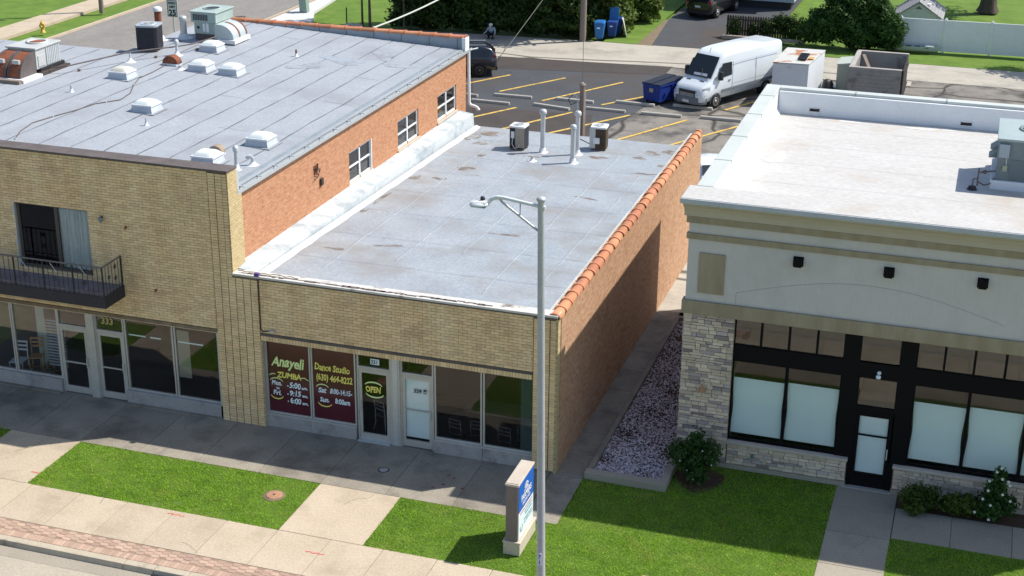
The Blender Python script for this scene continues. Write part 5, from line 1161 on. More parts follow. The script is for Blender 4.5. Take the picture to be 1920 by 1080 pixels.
# hedge trees along the far side of the alley, individually
HG = 'trees and shrubs along the alley'
hd = [(-24.2,54.6,2.3,3.2,4.2,'dark tree at the left end of the alley hedge',leaf_a),(-21.2,55.2,2.4,3.3,4.4,'dark tree behind the crouching person',leaf_a),(-18.2,55.4,2.4,3.2,4.2,'dark tree right of the crouching person',leaf_a),(-15.4,55.6,2.2,2.9,3.8,'dark tree just left of the wooden utility pole',leaf_a),(-13.4,57.2,1.9,2.5,3.3,'bright tree behind the blue carts',leaf_b),(-12.9,61.0,2.2,2.7,3.4,'yellow green shrub beyond the carts, beside the grass verge',leaf_b)]
for i, (x, y, rx_, rz_, h, lab, mt) in enumerate(hd):
    y -= 1.0 if i < 4 else .4
    rr = random.Random(i+60); B = [(x,y,h*.5,rx_*.95,1.6,h*.62),(x-.6,y-.6,h*.25,rx_*.8,1.2,h*.3),(x+.7,y-.6,h*.22,rx_*.8,1.2,h*.3)]
    for k in range(9): B.append((x+rr.uniform(-.8,.8)*rx_, y+rr.uniform(-1.6,.4), h*rr.uniform(.1,1.05), rr.uniform(.6,1.1), rr.uniform(.6,1.0), rr.uniform(.5,1.0)))
    tt = shrub('hedge_tree', lab, 'tree', B, 15000, .15, mt, 100+i, .09, HG, .4)
    if i < 5:
        U = [(x+rr.uniform(-1.6,1.6), y+rr.uniform(-.8,1.8), 5.2+rr.uniform(0,3.6), 1.5, 1.5, 1.2) for _ in range(7)]
        link('upper_foliage', leaves(U, 3600, .26, mt, 300+i, .3), tt, (0,0,0))
B = [(.2,56.2,1.3,1.2,1.0,1.3),(1.6,56.3,1.7,1.3,1.0,1.6),(3.2,56.3,1.6,1.3,.9,1.5),(4.2,56.0,1.2,.8,.7,1.2),(-.7,56.4,.8,.8,.7,.8),(2.3,55.8,.8,1.2,.7,.8),(1.0,56.6,2.9,1.0,.8,.9),(3.0,56.5,2.8,.9,.8,.8)]
shrub('large_shrub', 'large loose shrub at the left end of the white fence', 'shrub', B, 20000, .12, leaf_c, 120, .05, HG, .45)
shrub('vine', 'dark vine climbing the wooden fence by the driveway', 'vine', [(-5.3,56.9,.6,.5,.25,.6),(-3.4,56.9,.7,.6,.25,.6),(-4.2,57.0,.5,.4,.2,.5)], 1500, .08, leaf_a, 121, .015, HG)
shrub('vine', 'dark bush between the wooden fence and the large shrub', 'bush', [(-1.9,57.0,.8,.8,.5,.8),(-2.6,57.2,1.0,.6,.4,.6)], 1600, .1, leaf_a, 122, .03, HG)
def tree(label, x, y, h, r0, crown, n, size, mat, seed, flare=True):
    t = thing('tree', label, 'tree', (x,y,0)); b = MB(); pr = [(r0*1.45 if flare else r0,0),(r0*1.15 if flare else r0,.35),(r0,.9),(r0*.85,h*.5),(r0*.6,h)]
    b.lathe(pr, (x,y,-.1), 18)
    b.v = [(x+(vx-x)*(1+.12*math.sin(5*math.atan2(vy-y,vx-x)+vz)*max(.2,1-vz)), y+(vy-y)*(1+.12*math.sin(5*math.atan2(vy-y,vx-x)+vz)*max(.2,1-vz)), vz) for vx, vy, vz in b.v]; b.build('trunk', bark, t)
    if crown:
        limbs(t, (x,y,h*.75), crown, r0*.35, seed); link('crown', leaves(crown, n, size, mat, seed, .4), t, (0,0,0))
    return t
rr = random.Random(5)
tree('old thick tree trunk with flared roots on the lawn behind the white fence', 9.3, 71.4, 5.0, .5, [(9.3+rr.uniform(-3,3),71.4+rr.uniform(-3,3),7+rr.uniform(-1,3),2.2,2.2,1.8) for _ in range(9)], 7000, .2, leaf_a, 130)
tree('tree outside the right edge that shades the alley', 16.5, 55.8, 4.0, .25, [(15.6+rr.uniform(-1.4,1.4),55.6+rr.uniform(-1,1),5.6+rr.uniform(-.9,1.2),1.3,1.2,1.0) for _ in range(6)], 4200, .16, leaf_a, 131, False)
for x, y, lab, r_ in ((-27.8,51.65,'slim sapling trunk, left of a pair on the far lawn',.07),(-27.1,51.2,'slim sapling trunk, right of a pair on the far lawn',.09),(-24.9,51.4,'slim sapling trunk near the dark hedge',.06)):
    tree(lab, x, y, 3.6, r_, [(x+.4,y+.3,4.3,.9,.9,.8),(x-.4,y,4.6,.8,.8,.7)], 700, .12, leaf_a, int(-x*10), False)
tree('dark tree trunk at the corner of the hedge', -23.95, 52.9, 4.0, .2, [(-23.9+rr.uniform(-1.2,1.2),53.4+rr.uniform(-1,1),5.2+rr.uniform(-.6,1),1.3,1.3,1.0) for _ in range(6)], 3800, .15, leaf_a, 133)
for x, y, h, lab in ((-29.05,52.05,1.0,'thin dark stake, leftmost on the far lawn'),(-25.9,52.7,1.1,'thin dark stake between two saplings'),(-24.6,51.9,.8,'thin dark stake closest to the hedge')):
    t = thing('garden_stake', lab, 'stake', (x,y,0), group='stakes on the far lawn'); MB().box(x-.03,x+.03,y-.03,y+.03,0,h).build('post', M('stake_dark', (.05,.05,.045), None, rough=.8), t); MB().lathe([(.045,0),(.0,.08)], (x,y,h), 6).build('tip', blackm, t)
t = thing('rock_pile', 'small pile of pale rocks on the far lawn edge', 'rocks', (-28.3,51.3,0))
for k in range(6):
    r_ = random.Random(k+7); b = MB(); b.lathe([(.0,-.12),(.16,-.06),(.2,.03),(.13,.12),(.0,.15)], (-28.7+k*.17,51.3+r_.uniform(-.12,.12),.1), 7, False); b.v = [(x+r_.uniform(-.03,.03), y+r_.uniform(-.03,.03), z+r_.uniform(-.03,.03)) for x, y, z in b.v]; b.build('rock', limest, t)
# ------------------------------------------------------------------ VEHICLES (local axes: +x forward, +y left)
def loft(stations, n_arc=5):
    """stations: (x, z_bottom, z_belt, z_top, w_bottom, w_belt, w_top, r) -> closed body shell"""
    b = MB(); rings = []
    for x, zb, zbelt, zt, wb, wm, wt, r in stations:
        half = [(0,zb),(wb*.85,zb),(wb,zb+min(.08,(zbelt-zb)*.3)),(wm,zb+(zbelt-zb)*.55),(wm,zbelt)]
        for i in range(n_arc+1):   # rounded shoulder from (wt, zt-r) to (wt-r, zt)
            a = math.pi/2*i/n_arc; half.append((wt-r+r*math.cos(a), zt-r+r*math.sin(a)))
        half.append((0, zt+.02))
        ring = [(x, y, z) for y, z in half] + [(x, -y, z) for y, z in half[-2:0:-1]]
        rings.append(ring)
    m = len(rings[0]); vs = [p for r_ in rings for p in r_]; fs = []
    for k in range(len(rings)-1):
        for i in range(m): fs.append((k*m+i, k*m+(i+1) % m, (k+1)*m+(i+1) % m, (k+1)*m+i))
    b.add(vs, fs, True); b.add(rings[0], [tuple(range(m))[::-1]]); b.add(rings[-1], [tuple(range(m))]); return b
def wheel(t, x, y, r, wd, s, rimm=None):
    p = MB(); p.lathe([(r*.62,-wd/2),(r*.95,-wd/2),(r,-wd/2+.03),(r,wd/2-.03),(r*.95,wd/2),(r*.62,wd/2)], (0,0,0), 24); p.v = [(x+a, y+c, r+bb) for a, bb, c in p.v]
    wh = p.build('wheel', rubber, t, world=False)
    q = MB(); q.lathe([(r*.64,0),(r*.62,.03),(r*.5,.02)], (0,0,0), 24)
    for i in range(6):
        a = i*math.pi/3; ca, sa = math.cos(a), math.sin(a); pr = [(-.045,.08),(.045,.08),(.06,r*.62),(-.06,r*.62)]
        q.add([(u*ca-v*sa, u*sa+v*ca, .02) for u, v in pr], [(0,1,2,3)])
    q.lathe([(.1,.0),(.09,.04),(.0,.045)], (0,0,0), 12)
    q.v = [(x+a, y+s*(wd/2-.02+c), r+bb) for a, bb, c in q.v]; q.build('rim', rimm or rim, wh, world=False)
    d = MB(); d.lathe([(.0,0),(r*.62,0)][::-1], (0,0,0), 20); d.v = [(x+a, y+s*(wd/2-.03), r+bb) for a, bb, c in d.v]; d.build('hub', blackm, wh, world=False)
def panel(t, pts, mat, name, thick=.0): return MB().add(pts, [tuple(range(len(pts)))]).build(name, mat, t, world=False)
# --- white cargo van
hv = math.atan2(-.9, -.44)
van = thing('cargo_van', 'white high roof cargo van parked nose towards the blue dumpster', 'van', (-3.05,42.25,-.08), hv)
S_ = [(-3.45,.55,1.5,2.55,.9,.93,.86,.16),(-3.35,.42,1.5,2.66,.96,1.0,.92,.2),(-1.5,.40,1.5,2.72,.97,1.01,.93,.2),(.6,.40,1.5,2.73,.97,1.01,.93,.2),(1.35,.40,1.5,2.70,.97,1.01,.92,.22),(1.75,.40,1.45,2.52,.97,1.01,.86,.24),(2.05,.40,1.4,2.2,.97,1.0,.84,.2),(2.55,.40,1.2,1.55,.97,1.0,.88,.16),(2.72,.38,1.1,1.38,.96,.99,.90,.14),(3.15,.36,.95,1.22,.94,.96,.86,.14),(3.38,.36,.8,1.02,.88,.9,.78,.12),(3.46,.40,.62,.82,.78,.8,.66,.1)]
body = loft(S_).build('body', vanw, van, world=False)
ws = [(1.80,.72,2.47),(1.80,-.72,2.47),(2.60,-.82,1.50),(2.60,.82,1.50)]
panel(van, [(x+.035, y, z+.035) for x, y, z in ws], carglass, 'windshield')
panel(van, [(2.5,.5,1.72),(2.52,-.3,1.70),(2.60,-.3,1.60),(2.6,.55,1.60)], M('dash_papers', (.55,.58,.6), None, rough=.7), 'dashboard_papers')
for s in (1, -1):
    panel(van, [(1.12,s*1.018,1.55),(2.25,s*1.015,1.50),(1.86,s*.945,2.22),(1.12,s*.985,2.22)], carglass, 'side_window')
    MB().box(-3.1,.95,s*1.005-.012,s*1.005+.022*1,.74,.9).build('side_moulding', vang, van, world=False)
    MB().box(1.05,1.9,s*1.0-.012,s*1.0+.02,.74,.9).build('side_moulding', vang, van, world=False)
    b = MB()
    for x0, x1, z0, z1 in ((-3.0,1.0,2.14,2.15),(1.03,1.045,.5,2.2),(-1.0,-.985,.5,2.15),(-3.0,1.0,1.08,1.09)): b.box(x0,x1,s*1.013-.01,s*1.013+.006,z0,z1)
    b.build('panel_lines', M('van_line', (.28,.32,.36), None, rough=.6), van, world=False)
    MB().box(1.2,1.38,s*1.02-.02,s*1.02+.025,1.28,1.33).build('door_handle', vang, van, world=False)
    m_ = MB().box(2.02,2.22,s*1.08-.1,s*1.08+.1,1.42,1.86).build('mirror', blackm, van, bevel=.04, world=False)
    panel(van, [(3.16,s*.985,.80),(3.45,s*.80,.78),(3.50,s*.55,.80),(3.42,s*.54,.99),(3.22,s*.86,1.12),(2.86,s*1.0,1.18),(2.9,s*1.01,1.0)][::s], headl, 'headlight')
    wheel(van, 2.38, s*.91, .36, .24, s); wheel(van, -2.0, s*.91, .36, .24, s)
    b = MB(); L = arc(2.38,.36,.44,.44,-5,185,14)
    for (xa, za), (xb, zb) in zip(L, L[1:]): b.add([(xa,s*1.012,za),(xb,s*1.012,zb),(xb*.90+2.38*.10,s*1.0,zb*.9+.036),(xa*.9+.238,s*1.0,za*.9+.036)], [(0,1,2,3)])
    b.build('wheel_arch', vang, van, world=False); MB().cyl((2.38,s*.70,.36),(2.38,s*.99,.36),.42,.42,18).build('wheel_well', blackm, van, world=False)
    MB().cyl((-2.0,s*.70,.36),(-2.0,s*.99,.36),.42,.42,18).build('wheel_well', blackm, van, world=False)
    panel(van, [(2.78,s*.28,1.40),(2.84,s*.28,1.375),(2.84,s*.55,1.365),(2.78,s*.55,1.39)], blackm, 'hood_vent')
b = MB(); b.prism([(3.05,-.98),(3.42,-.84),(3.55,-.5),(3.55,.5),(3.42,.84),(3.05,.98)], 'z', .30, .66); b.build('bumper', vang, van, bevel=.04, world=False)
g = MB()
for k in range(5): g.prism([(3.40,-.48),(3.50-.012*k,-.44),(3.50-.012*k,.44),(3.40,.48)], 'z', .68+k*.06, .705+k*.06)
g.build('grille_bars', galv, van, world=False); MB().box(3.3,3.475,-.5,.5,.66,.98).build('grille', blackm, van, world=False)
MB().box(3.555,3.57,-.2,.2,.38,.5).build('number_plate', plate_m, van, world=False)
MB().tube([(2.68,.3,1.52),(2.35,.05,1.9)], .012, 5).build('wiper', blackm, van, world=False); MB().tube([(1.75,.0,2.6),(1.62,.0,2.86)], .012, 5).build('aerial', blackm, van, world=False)
# --- dark SUVs and a white car: one builder
def suv(name, label, cat, loc, rz, paint, L=4.7, W=.95, H=1.75, sedan=False, rims=None):
    t = thing(name, label, cat, loc, rz); h = H
    if sedan: P = [(-2.3,.45,.75,.92,.7,.74,.66,.1),(-2.2,.3,.8,1.02,.84,.88,.78,.12),(-1.5,.25,.86,1.06,.86,.9,.8,.12),(-.95,.25,.9,1.36,.86,.9,.66,.14),(-.4,.25,.9,1.44,.86,.9,.64,.14),(.35,.25,.9,1.42,.86,.9,.64,.14),(1.05,.25,.88,1.02,.86,.9,.76,.1),(1.9,.25,.78,.9,.84,.87,.74,.1),(2.2,.3,.62,.76,.76,.8,.66,.1),(2.3,.4,.52,.62,.6,.64,.5,.08)]
    else: P = [(-2.35,.6,.9,1.05,.78,.82,.72,.1),(-2.28,.35,1.0,1.25,.88,.92,.8,.14),(-2.05,.30,1.08,h-.12,.9,.95,.72,.16),(-1.6,.28,1.08,h,.9,.95,.73,.16),(-.4,.28,1.08,h+.02,.9,.95,.74,.16),(.35,.28,1.08,h-.02,.9,.95,.72,.16),(1.0,.28,1.05,1.2,.9,.95,.8,.12),(1.9,.28,.92,1.08,.9,.93,.82,.12),(2.25,.32,.75,.92,.84,.88,.76,.12),(2.36,.42,.62,.74,.7,.74,.62,.1)]
    P = [(x*L/4.7,)+tuple(q) for x, *q in P]; loft(P).build('body', paint, t, world=False)
    f = L/4.7
    for s in (1, -1):
        if sedan: panel(t, [(-1.05*f,s*.895,.93),(.85*f,s*.895,.93),(.3*f,s*.69,1.36),(-.8*f,s*.69,1.34)], carglass, 'side_window')
        else:
            for x0, x1 in ((-1.95,-1.3),(-1.2,-.35),(-.25,.75)): panel(t, [(x0*f,s*.945,1.13),(x1*f,s*.945,1.13),(min(x1,.4)*f,s*.79,h-.17),(x0*f,s*.79,h-.17)], carglass, 'side_window')
        for x in (-1.42*f, 1.45*f):
            MB().cyl((x,s*.6,.37),(x,s*.953,.37),.42,.42,18).build('wheel_well', blackm, t, world=False); wheel(t, x, s*.865, .37, .24, s, rims)
        panel(t, [(2.2*f,s*.86,.78),(2.34*f,s*.5,.72),(2.27*f,s*.5,.88),(2.0*f,s*.88,.95)][::s], headl, 'headlight')
        MB().box(-2.33*f,-2.2*f,s*.80-.08,s*.80+.08,.9,1.2).build('tail_light', redl, t, world=False)
        MB().box(.6*f,.78*f,s*1.02-.09,s*1.02+.09,1.02,1.2).build('mirror', paint, t, bevel=.03, world=False)
        if not sedan: MB().tube([(-1.8*f,s*.6,h+.05),(.2*f,s*.6,h+.05)], .02, 6).build('roof_rail', galv, t, world=False)
    if sedan: panel(t, [(.42*f,.6,1.41),(.42*f,-.6,1.41),(1.05*f,-.72,1.06),(1.05*f,.72,1.06)], carglass, 'windshield'); panel(t, [(-1.0*f,.58,1.36),(-1.0*f,-.58,1.36),(-1.52*f,-.7,1.1),(-1.52*f,.7,1.1)], carglass, 'rear_window')
    else: panel(t, [(.40*f,.66,h-.06),(.40*f,-.66,h-.06),(1.0*f,-.78,1.24),(1.0*f,.78,1.24)], carglass, 'windshield'); panel(t, [(-2.13*f,.64,h-.2),(-2.13*f,-.64,h-.2),(-2.30*f,-.72,1.2),(-2.30*f,.72,1.2)], carglass, 'rear_window')
    MB().box(-2.42*f,-2.2*f,-.8,.8,.35,.58).build('rear_bumper', blackm if not sedan else paint, t, bevel=.03, world=False); MB().box(2.2*f,2.42*f,-.78,.78,.33,.55).build('front_bumper', blackm if not sedan else paint, t, bevel=.03, world=False)
    MB().box(-2.43*f,-2.41*f,-.2,.2,.75,.88).build('number_plate', plate_m, t, world=False); return t
suv('parked_suv','dark navy sport utility vehicle behind the corner building, rear end showing','suv',(-18.3,42.25,-.07),R(200),navy,L=4.7,H=1.64, rims=M('bronze_rim', (.12,.10,.09), None, rough=.4, metal=.5))
suv('parked_van','black minivan seen from behind on the far driveway','van',(-8.0,64.3,-.07),R(76),blackpaint,L=4.9,H=1.85)
suv('parked_car','white car glimpsed between the tiled parapet and the white roof','car',(-1.0,26.3,-.08),R(118),carw,sedan=True)

# ------------------------------------------------------------------ REAR LOT THINGS
dm = thing('dumpster', 'blue steel dumpster with black lid beside the white van', 'dumpster', (-6.05,40.35,-.07), math.atan2(.9,.44))
b = MB(); L_, W_ = .95, .52
b.hexa([(-L_,-W_,.14),(L_,-W_,.14),(L_,W_,.14),(-L_,W_,.14)], [(-L_-.04,-W_-.06,1.0),(L_+.04,-W_-.06,1.12),(L_+.04,W_+.06,1.12),(-L_-.04,W_+.06,1.0)]); b.build('bin', dump, dm, world=False)
b = MB(); b.box(-L_-.07,L_+.07,-W_-.09,-W_-.05,.95,1.02); b.box(-L_-.07,L_+.07,W_+.05,W_+.09,.95,1.02); b.box(-.04,.04,-W_-.1,-W_-.05,.2,.98); b.box(-.6,-.5,-W_-.1,-W_-.05,.45,.6); b.box(.5,.6,-W_-.1,-W_-.05,.45,.6); b.build('ribs', dump, dm, world=False)
for s in (-1, 1):
    b = MB(); y0, y1 = (s*.01, s*(W_+.08)); y0, y1 = min(y0,y1), max(y0,y1); b.hexa([(-L_-.06,y0,1.02),(L_+.06,y0,1.14),(L_+.06,y1,1.13),(-L_-.06,y1,1.01)], [(-L_-.06,y0,1.06),(L_+.06,y0,1.18),(L_+.06,y1,1.15),(-L_-.06,y1,1.03)]); b.build('lid', lidb, dm, world=False)
MB().box(-L_-.06,-L_-.045,-.12,.12,.6,.8).build('notice', M('notice_tan', (.42,.38,.24), None, rough=.7), dm, world=False)
for sx in (-1, 1):
    for sy in (-1, 1): MB().cyl((sx*.75,sy*.42-.03,.07),(sx*.75,sy*.42+.03,.07),.07,.07,10).build('caster', rubber, dm, world=False)
st = thing('storage_box', 'white boxy cold store container with rusty stained top behind the white roof', 'container', (.35,43.4,-.08))
MB().hexa([(-.68,41.5,-.05),(1.12,41.6,-.05),(1.5,45.2,-.05),(-.48,45.2,-.05)], [(-.68,41.5,2.08),(1.12,41.6,2.08),(1.5,45.2,2.08),(-.48,45.2,2.08)]).build('shell', M('enamel_white', (.62,.66,.70), (.68,.71,.74), 1.5, .5), st, bevel=.03)
MB().hexa([(-.70,41.48,2.08),(1.14,41.58,2.08),(1.52,45.22,2.08),(-.5,45.22,2.08)], [(-.70,41.48,2.13),(1.14,41.58,2.13),(1.52,45.22,2.13),(-.5,45.22,2.13)]).build('top', M('rusty_top', (.46,.46,.44), (.54,.53,.50), 1.4, .8, c3=(.36,.16,.08), s3=.9, lo3=.55, hi3=.6), st)
b = MB(); b.box(.5,.85,42.3,43.6,2.14,2.2); 
for k in range(6): b.box(.45,.9,42.2+k*.26,42.28+k*.26,2.2,2.26)
b.build('top_debris', blackm, st); MB().box(.95,1.2,42.6,43.1,2.14,2.19).build('debris_board', M('ochre', (.50,.33,.10), None, rough=.8), st); MB().box(.05,.28,41.49,41.53,1.88,1.92).build('badge', galv, st)
en = thing('bin_enclosure', 'grey concrete block bin enclosure with open top and pale caps', 'enclosure', (4.3,44.8,-.08))
for nm, a in (('front_wall',(3.02,5.62,42.75,42.95)),('rear_wall',(3.08,5.7,46.75,46.95)),('left_wall',(3.04,3.24,42.95,46.75))):
    x0, x1, y0, y1 = a; wl_ = MB().box(x0,x1,y0,y1,-.05,1.86).build(nm, cmu, en); MB().box(x0-.02,x1+.02,y0-.02,y1+.02,1.86,1.92).build('cap', cmut, wl_, bevel=.01)
rr = random.Random(17)
bkm = MB().box(-.19,.19,-.012,.0,-.092,.092).mesh('block', cmu)
for r_ in range(9):
    for k in range(7):
        x = 3.02+.2+k*.4-(.2 if r_ % 2 else 0)
        if 3.2 < x < 5.5: link('block', bkm, en, (x, 42.75, .05+r_*.2))
b = MB()
for k in range(9): b.box(5.66,5.72,43.0+k*.42,43.3+k*.42,.05,1.75)
b.build('gate_boards', darkwood, en); b = MB(); b.box(5.72,5.76,42.95,46.8,.35,.45); b.box(5.72,5.76,42.95,46.8,1.35,1.45); b.cyl((5.7,42.9,0),(5.7,42.9,1.9),.05,.05,8); b.build('gate_frame', blackm, en)
MB().hexa([(3.35,46.1,1.75),(3.5,46.2,1.75),(4.7,44.2,.1),(4.55,44.1,.1)], [(3.35,46.1,1.87),(3.5,46.2,1.87),(4.7,44.2,.22),(4.55,44.1,.22)]).build('leaning_beam', wood, en)
t = thing('utility_cabinet', 'pale green metal cabinet against the block enclosure', 'cabinet', (2.65,44.7,-.08)); gc = M('cabinet_green', (.36,.39,.33), (.42,.45,.38), 1.5, .6); MB().box(2.32,2.99,43.85,45.5,-.05,1.72).build('body', gc, t, bevel=.02)
MB().hexa([(2.28,43.8,1.72),(3.0,43.8,1.72),(3.0,45.55,1.72),(2.28,45.55,1.72)], [(2.3,43.8,1.76),(3.0,43.8,1.86),(3.0,45.55,1.86),(2.3,45.55,1.76)]).build('lid', M('cabinet_lid', (.44,.48,.42), None, rough=.5), t)
t = thing('trash_bag', 'black rubbish bag between the white container and the enclosure', 'trash bag', (1.95,43.5,-.08)); b = MB(); b.lathe([(.30,-.05),(.38,.2),(.36,.5),(.24,.85),(.1,1.0),(.0,1.02)], (1.95,43.5,0), 12); rr = random.Random(3); b.v = [(x+rr.uniform(-.05,.05), y+rr.uniform(-.05,.05), z) for x, y, z in b.v]; b.build('bag', blackm, t); MB().lathe([(.0,0),(.12,.03),(.14,.1),(.0,.18)], (2.25,43.6,.55), 8, False).build('loose_paper', paint_w, t)
# white vinyl fence
fn = thing('vinyl_fence', 'white vinyl privacy fence along the far side of the alley', 'fence', (9,57.2,-.07))
px_ = [2.0,4.55,7.1,9.72,12.3,14.9]
pm_ = None
for a, c in zip(px_, px_[1:]):
    y = 56.95+.045*(a-4.5)
    n = 15; 
    for k in range(n):
        x0 = a+.08+(c-a-.16)*k/n; x1 = a+.08+(c-a-.16)*(k+1)/n-.006; yy = y+.045*((x0-a)); MB().box(x0,x1,yy-.015,yy+.015,.02,1.78).build('board', vinyl, fn)
    MB().hexa([(a,y-.04,1.78),(c,y+.045*(c-a)-.04,1.78),(c,y+.045*(c-a)+.04,1.78),(a,y+.04,1.78)], [(a,y-.04,1.87),(c,y+.045*(c-a)-.04,1.87),(c,y+.045*(c-a)+.04,1.87),(a,y+.04,1.87)]).build('rail', vinyl, fn)
for a in px_:
    y = 56.95+.045*(a-4.5); MB().box(a-.07,a+.07,y-.07,y+.07,-.07,1.9).build('post', vinyl, fn); MB().hexa([(a-.09,y-.09,1.9),(a+.09,y-.09,1.9),(a+.09,y+.09,1.9),(a-.09,y+.09,1.9)], [(a-.02,y-.02,2.0),(a+.02,y-.02,2.0),(a+.02,y+.02,2.0),(a-.02,y+.02,2.0)]).build('post_cap', whitep, fn)
t = thing('canoe', 'pale canoe lying along the foot of the white fence', 'canoe', (5.2,56.5,-.07)); b = MB(); rings = []
for k in range(13):
    u = -1+2*k/12; w_ = .36*(1-abs(u)**2.4)+.02; x = 5.1+u*1.75; rings.append([(x,56.45+.03*u-w_,.38+.08*u*u),(x,56.45+.03*u-w_*.8,.14),(x,56.45+.03*u,.04),(x,56.45+.03*u+w_*.8,.14),(x,56.45+.03*u+w_,.38+.08*u*u)])
vs = [p for r_ in rings for p in r_]; b.add(vs, [(k*5+i, k*5+i+1, (k+1)*5+i+1, (k+1)*5+i) for k in range(12) for i in range(4)], True); b.build('hull', M('canoe_grey', (.40,.45,.50), None, rough=.5), t)
b = MB()
for k in range(5): x = 4.0+k*.5; b.box(x,x+.3,56.2,56.7,.30,.33)
b.build('thwarts', blackm, t); MB().box(6.1,6.6,56.28,56.66,.36,.42).build('deck', whitep, t)
# shed beyond the fence
sh = thing('garden_shed', 'small grey shed with shingled gable roof behind the white fence', 'shed', (5.3,63.5,0))
MB().prism([(3.95,0),(6.6,0),(6.6,1.0),(5.25,1.86),(3.95,1.0)], 'y', 62.1, 65.6).build('walls', M('shed_siding', (.46,.48,.47), (.52,.54,.52), 1, .8), sh)
for s, (xa, xb) in enumerate(((3.78,5.25),(5.25,6.78))):
    z = (.90,1.92) if s == 0 else (1.92,.90)
    rfp = MB().hexa([(xa,61.95,z[0]),(xb,61.95,z[1]),(xb,65.8,z[1]),(xa,65.8,z[0])], [(xa,61.95,z[0]+.07),(xb,61.95,z[1]+.07),(xb,65.8,z[1]+.07),(xa,65.8,z[0]+.07)]).build('roof_slope', shingle, sh)
    b = MB()
    for k in range(8):
        u = k/8; xx = xa+(xb-xa)*u; zz = z[0]+(z[1]-z[0])*u; b.box(xx-.01,xx+.01,61.94,65.81,zz+.07,zz+.085)
    b.build('shingle_course', shingle, rfp)
MB().prism([(5.05,1.5),(5.45,1.5),(5.25,1.66)], 'y', 62.06, 62.1).build('gable_vent', copm, sh); b = MB(); b.box(5.4,5.6,63.1,63.4,1.92,1.97); b.box(5.75,5.95,62.5,62.8,1.7,1.76); b.build('roof_vents', whitep, sh)
# house with blue siding and wooden fence
hs = thing('house', 'pale blue sided house at the top behind the wooden fence', 'house', (-6,70,0)); MB().box(-10.4,-3.1,67.0,76,.42,4).build('walls', siding, hs)
b = MB()
for k in range(18): b.box(-10.42,-3.08,66.97,67.0,.44+k*.2,.60+k*.2)
for k in range(18): b.box(-3.1,-3.07,67,76,.44+k*.2,.60+k*.2)
b.build('siding_boards', siding, hs); MB().box(-10.2,-3.3,67.2,75.8,-.2,.42).build('foundation_shade', M('foundation_shade', (.05,.05,.055), None, rough=.9), hs); MB().prism([(-10.9,4),(-2.6,4),(-6.75,6.4)], 'y', 66.6, 76.4).build('roof', shingle, hs)  # near-black base box paints the shadow band under the siding
wf = thing('wooden_fence', 'dark weathered picket fence overgrown with vine beside the driveway', 'fence', (-3.7,57,0))
x = -5.85
while x < -1.2:
    MB().prism([(x,.05),(x+.13,.05),(x+.13,1.2+.04*sm_noise(int(x*50))),(x+.065,1.3),(x,1.2)], 'y', 57.2, 57.23).build('picket', darkwood, wf); x += .155
b = MB(); b.box(-5.85,-1.2,57.23,57.29,.3,.4); b.box(-5.85,-1.2,57.23,57.29,.95,1.05); b.build('rails', darkwood, wf)
t = thing('timber_edging', 'grey timber edging below the wooden fence by the driveway', 'edging', (-3.7,56.5,0)); 
for k in range(3): MB().box(-6.0+k*1.7,-4.34+k*1.7,56.3+.05*k,56.5+.05*k,-.05,.18).build('timber', conc, t, bevel=.02)
# blue carts
def cartb(x, y, mat, label, rz, open_=False):
    t = thing('recycling_cart', label, 'wheeled cart', (x,y,-.06), rz, 'carts by the alley hedge')
    MB().hexa([(-.22,-.26,.1),(.22,-.26,.1),(.22,.26,.1),(-.22,.26,.1)], [(-.31,-.36,1.02),(.31,-.36,1.02),(.31,.36,1.02),(-.31,.36,1.02)]).build('bin', mat, t, bevel=.03, world=False)
    if open_: MB().hexa([(-.3,.36,1.02),(.3,.36,1.02),(.3,.42,1.02),(-.3,.42,1.02)], [(-.28,.55,1.75),(.28,.55,1.75),(.28,.60,1.75),(-.28,.60,1.75)]).build('lid', cart, t, bevel=.02, world=False)
    else: MB().hexa([(-.33,-.39,1.03),(.33,-.39,1.03),(.33,.40,1.03),(-.33,.40,1.03)], [(-.27,-.33,1.12),(.27,-.33,1.12),(.27,.36,1.15),(-.27,.36,1.15)]).build('lid', mat, t, bevel=.02, world=False)
    MB().cyl((-.25,.46,1.0),(.25,.46,1.0),.025,.025,8).build('handle', mat, t, world=False); MB().box(-.12,.06,-.335,-.32,.72,.82).build('emblem', paint_w, t, world=False)
    for s in (-1, 1): MB().cyl((s*.22,.28,.12),(s*.29,.28,.12),.12,.12,12).build('wheel', rubber, t, world=False)
cartb(-12.95,53.5,cart,'bright blue wheeled cart with closed lid nearest the utility pole',R(6)); cartb(-12.35,54.3,cartd,'dark blue wheeled cart with its lid thrown open',R(4),True); cartb(-12.25,55.2,cartd,'dark blue wheeled cart behind the open one',R(3))
t = thing('leaning_board', 'white board leaning on the blue carts', 'board', (-11.7,54.9,0)); MB().hexa([(-11.85,55.6,-.02),(-11.55,54.6,-.02),(-11.5,54.62,-.02),(-11.8,55.62,-.02)], [(-12.05,55.5,1.05),(-11.8,54.5,1.05),(-11.76,54.52,1.05),(-12.0,55.52,1.05)]).build('sheet', M('board_cream', (.66,.63,.54), None, rough=.8), t); MB().box(-11.9,-11.86,54.9,55.2,.4,.7).build('sticker', limest, t)
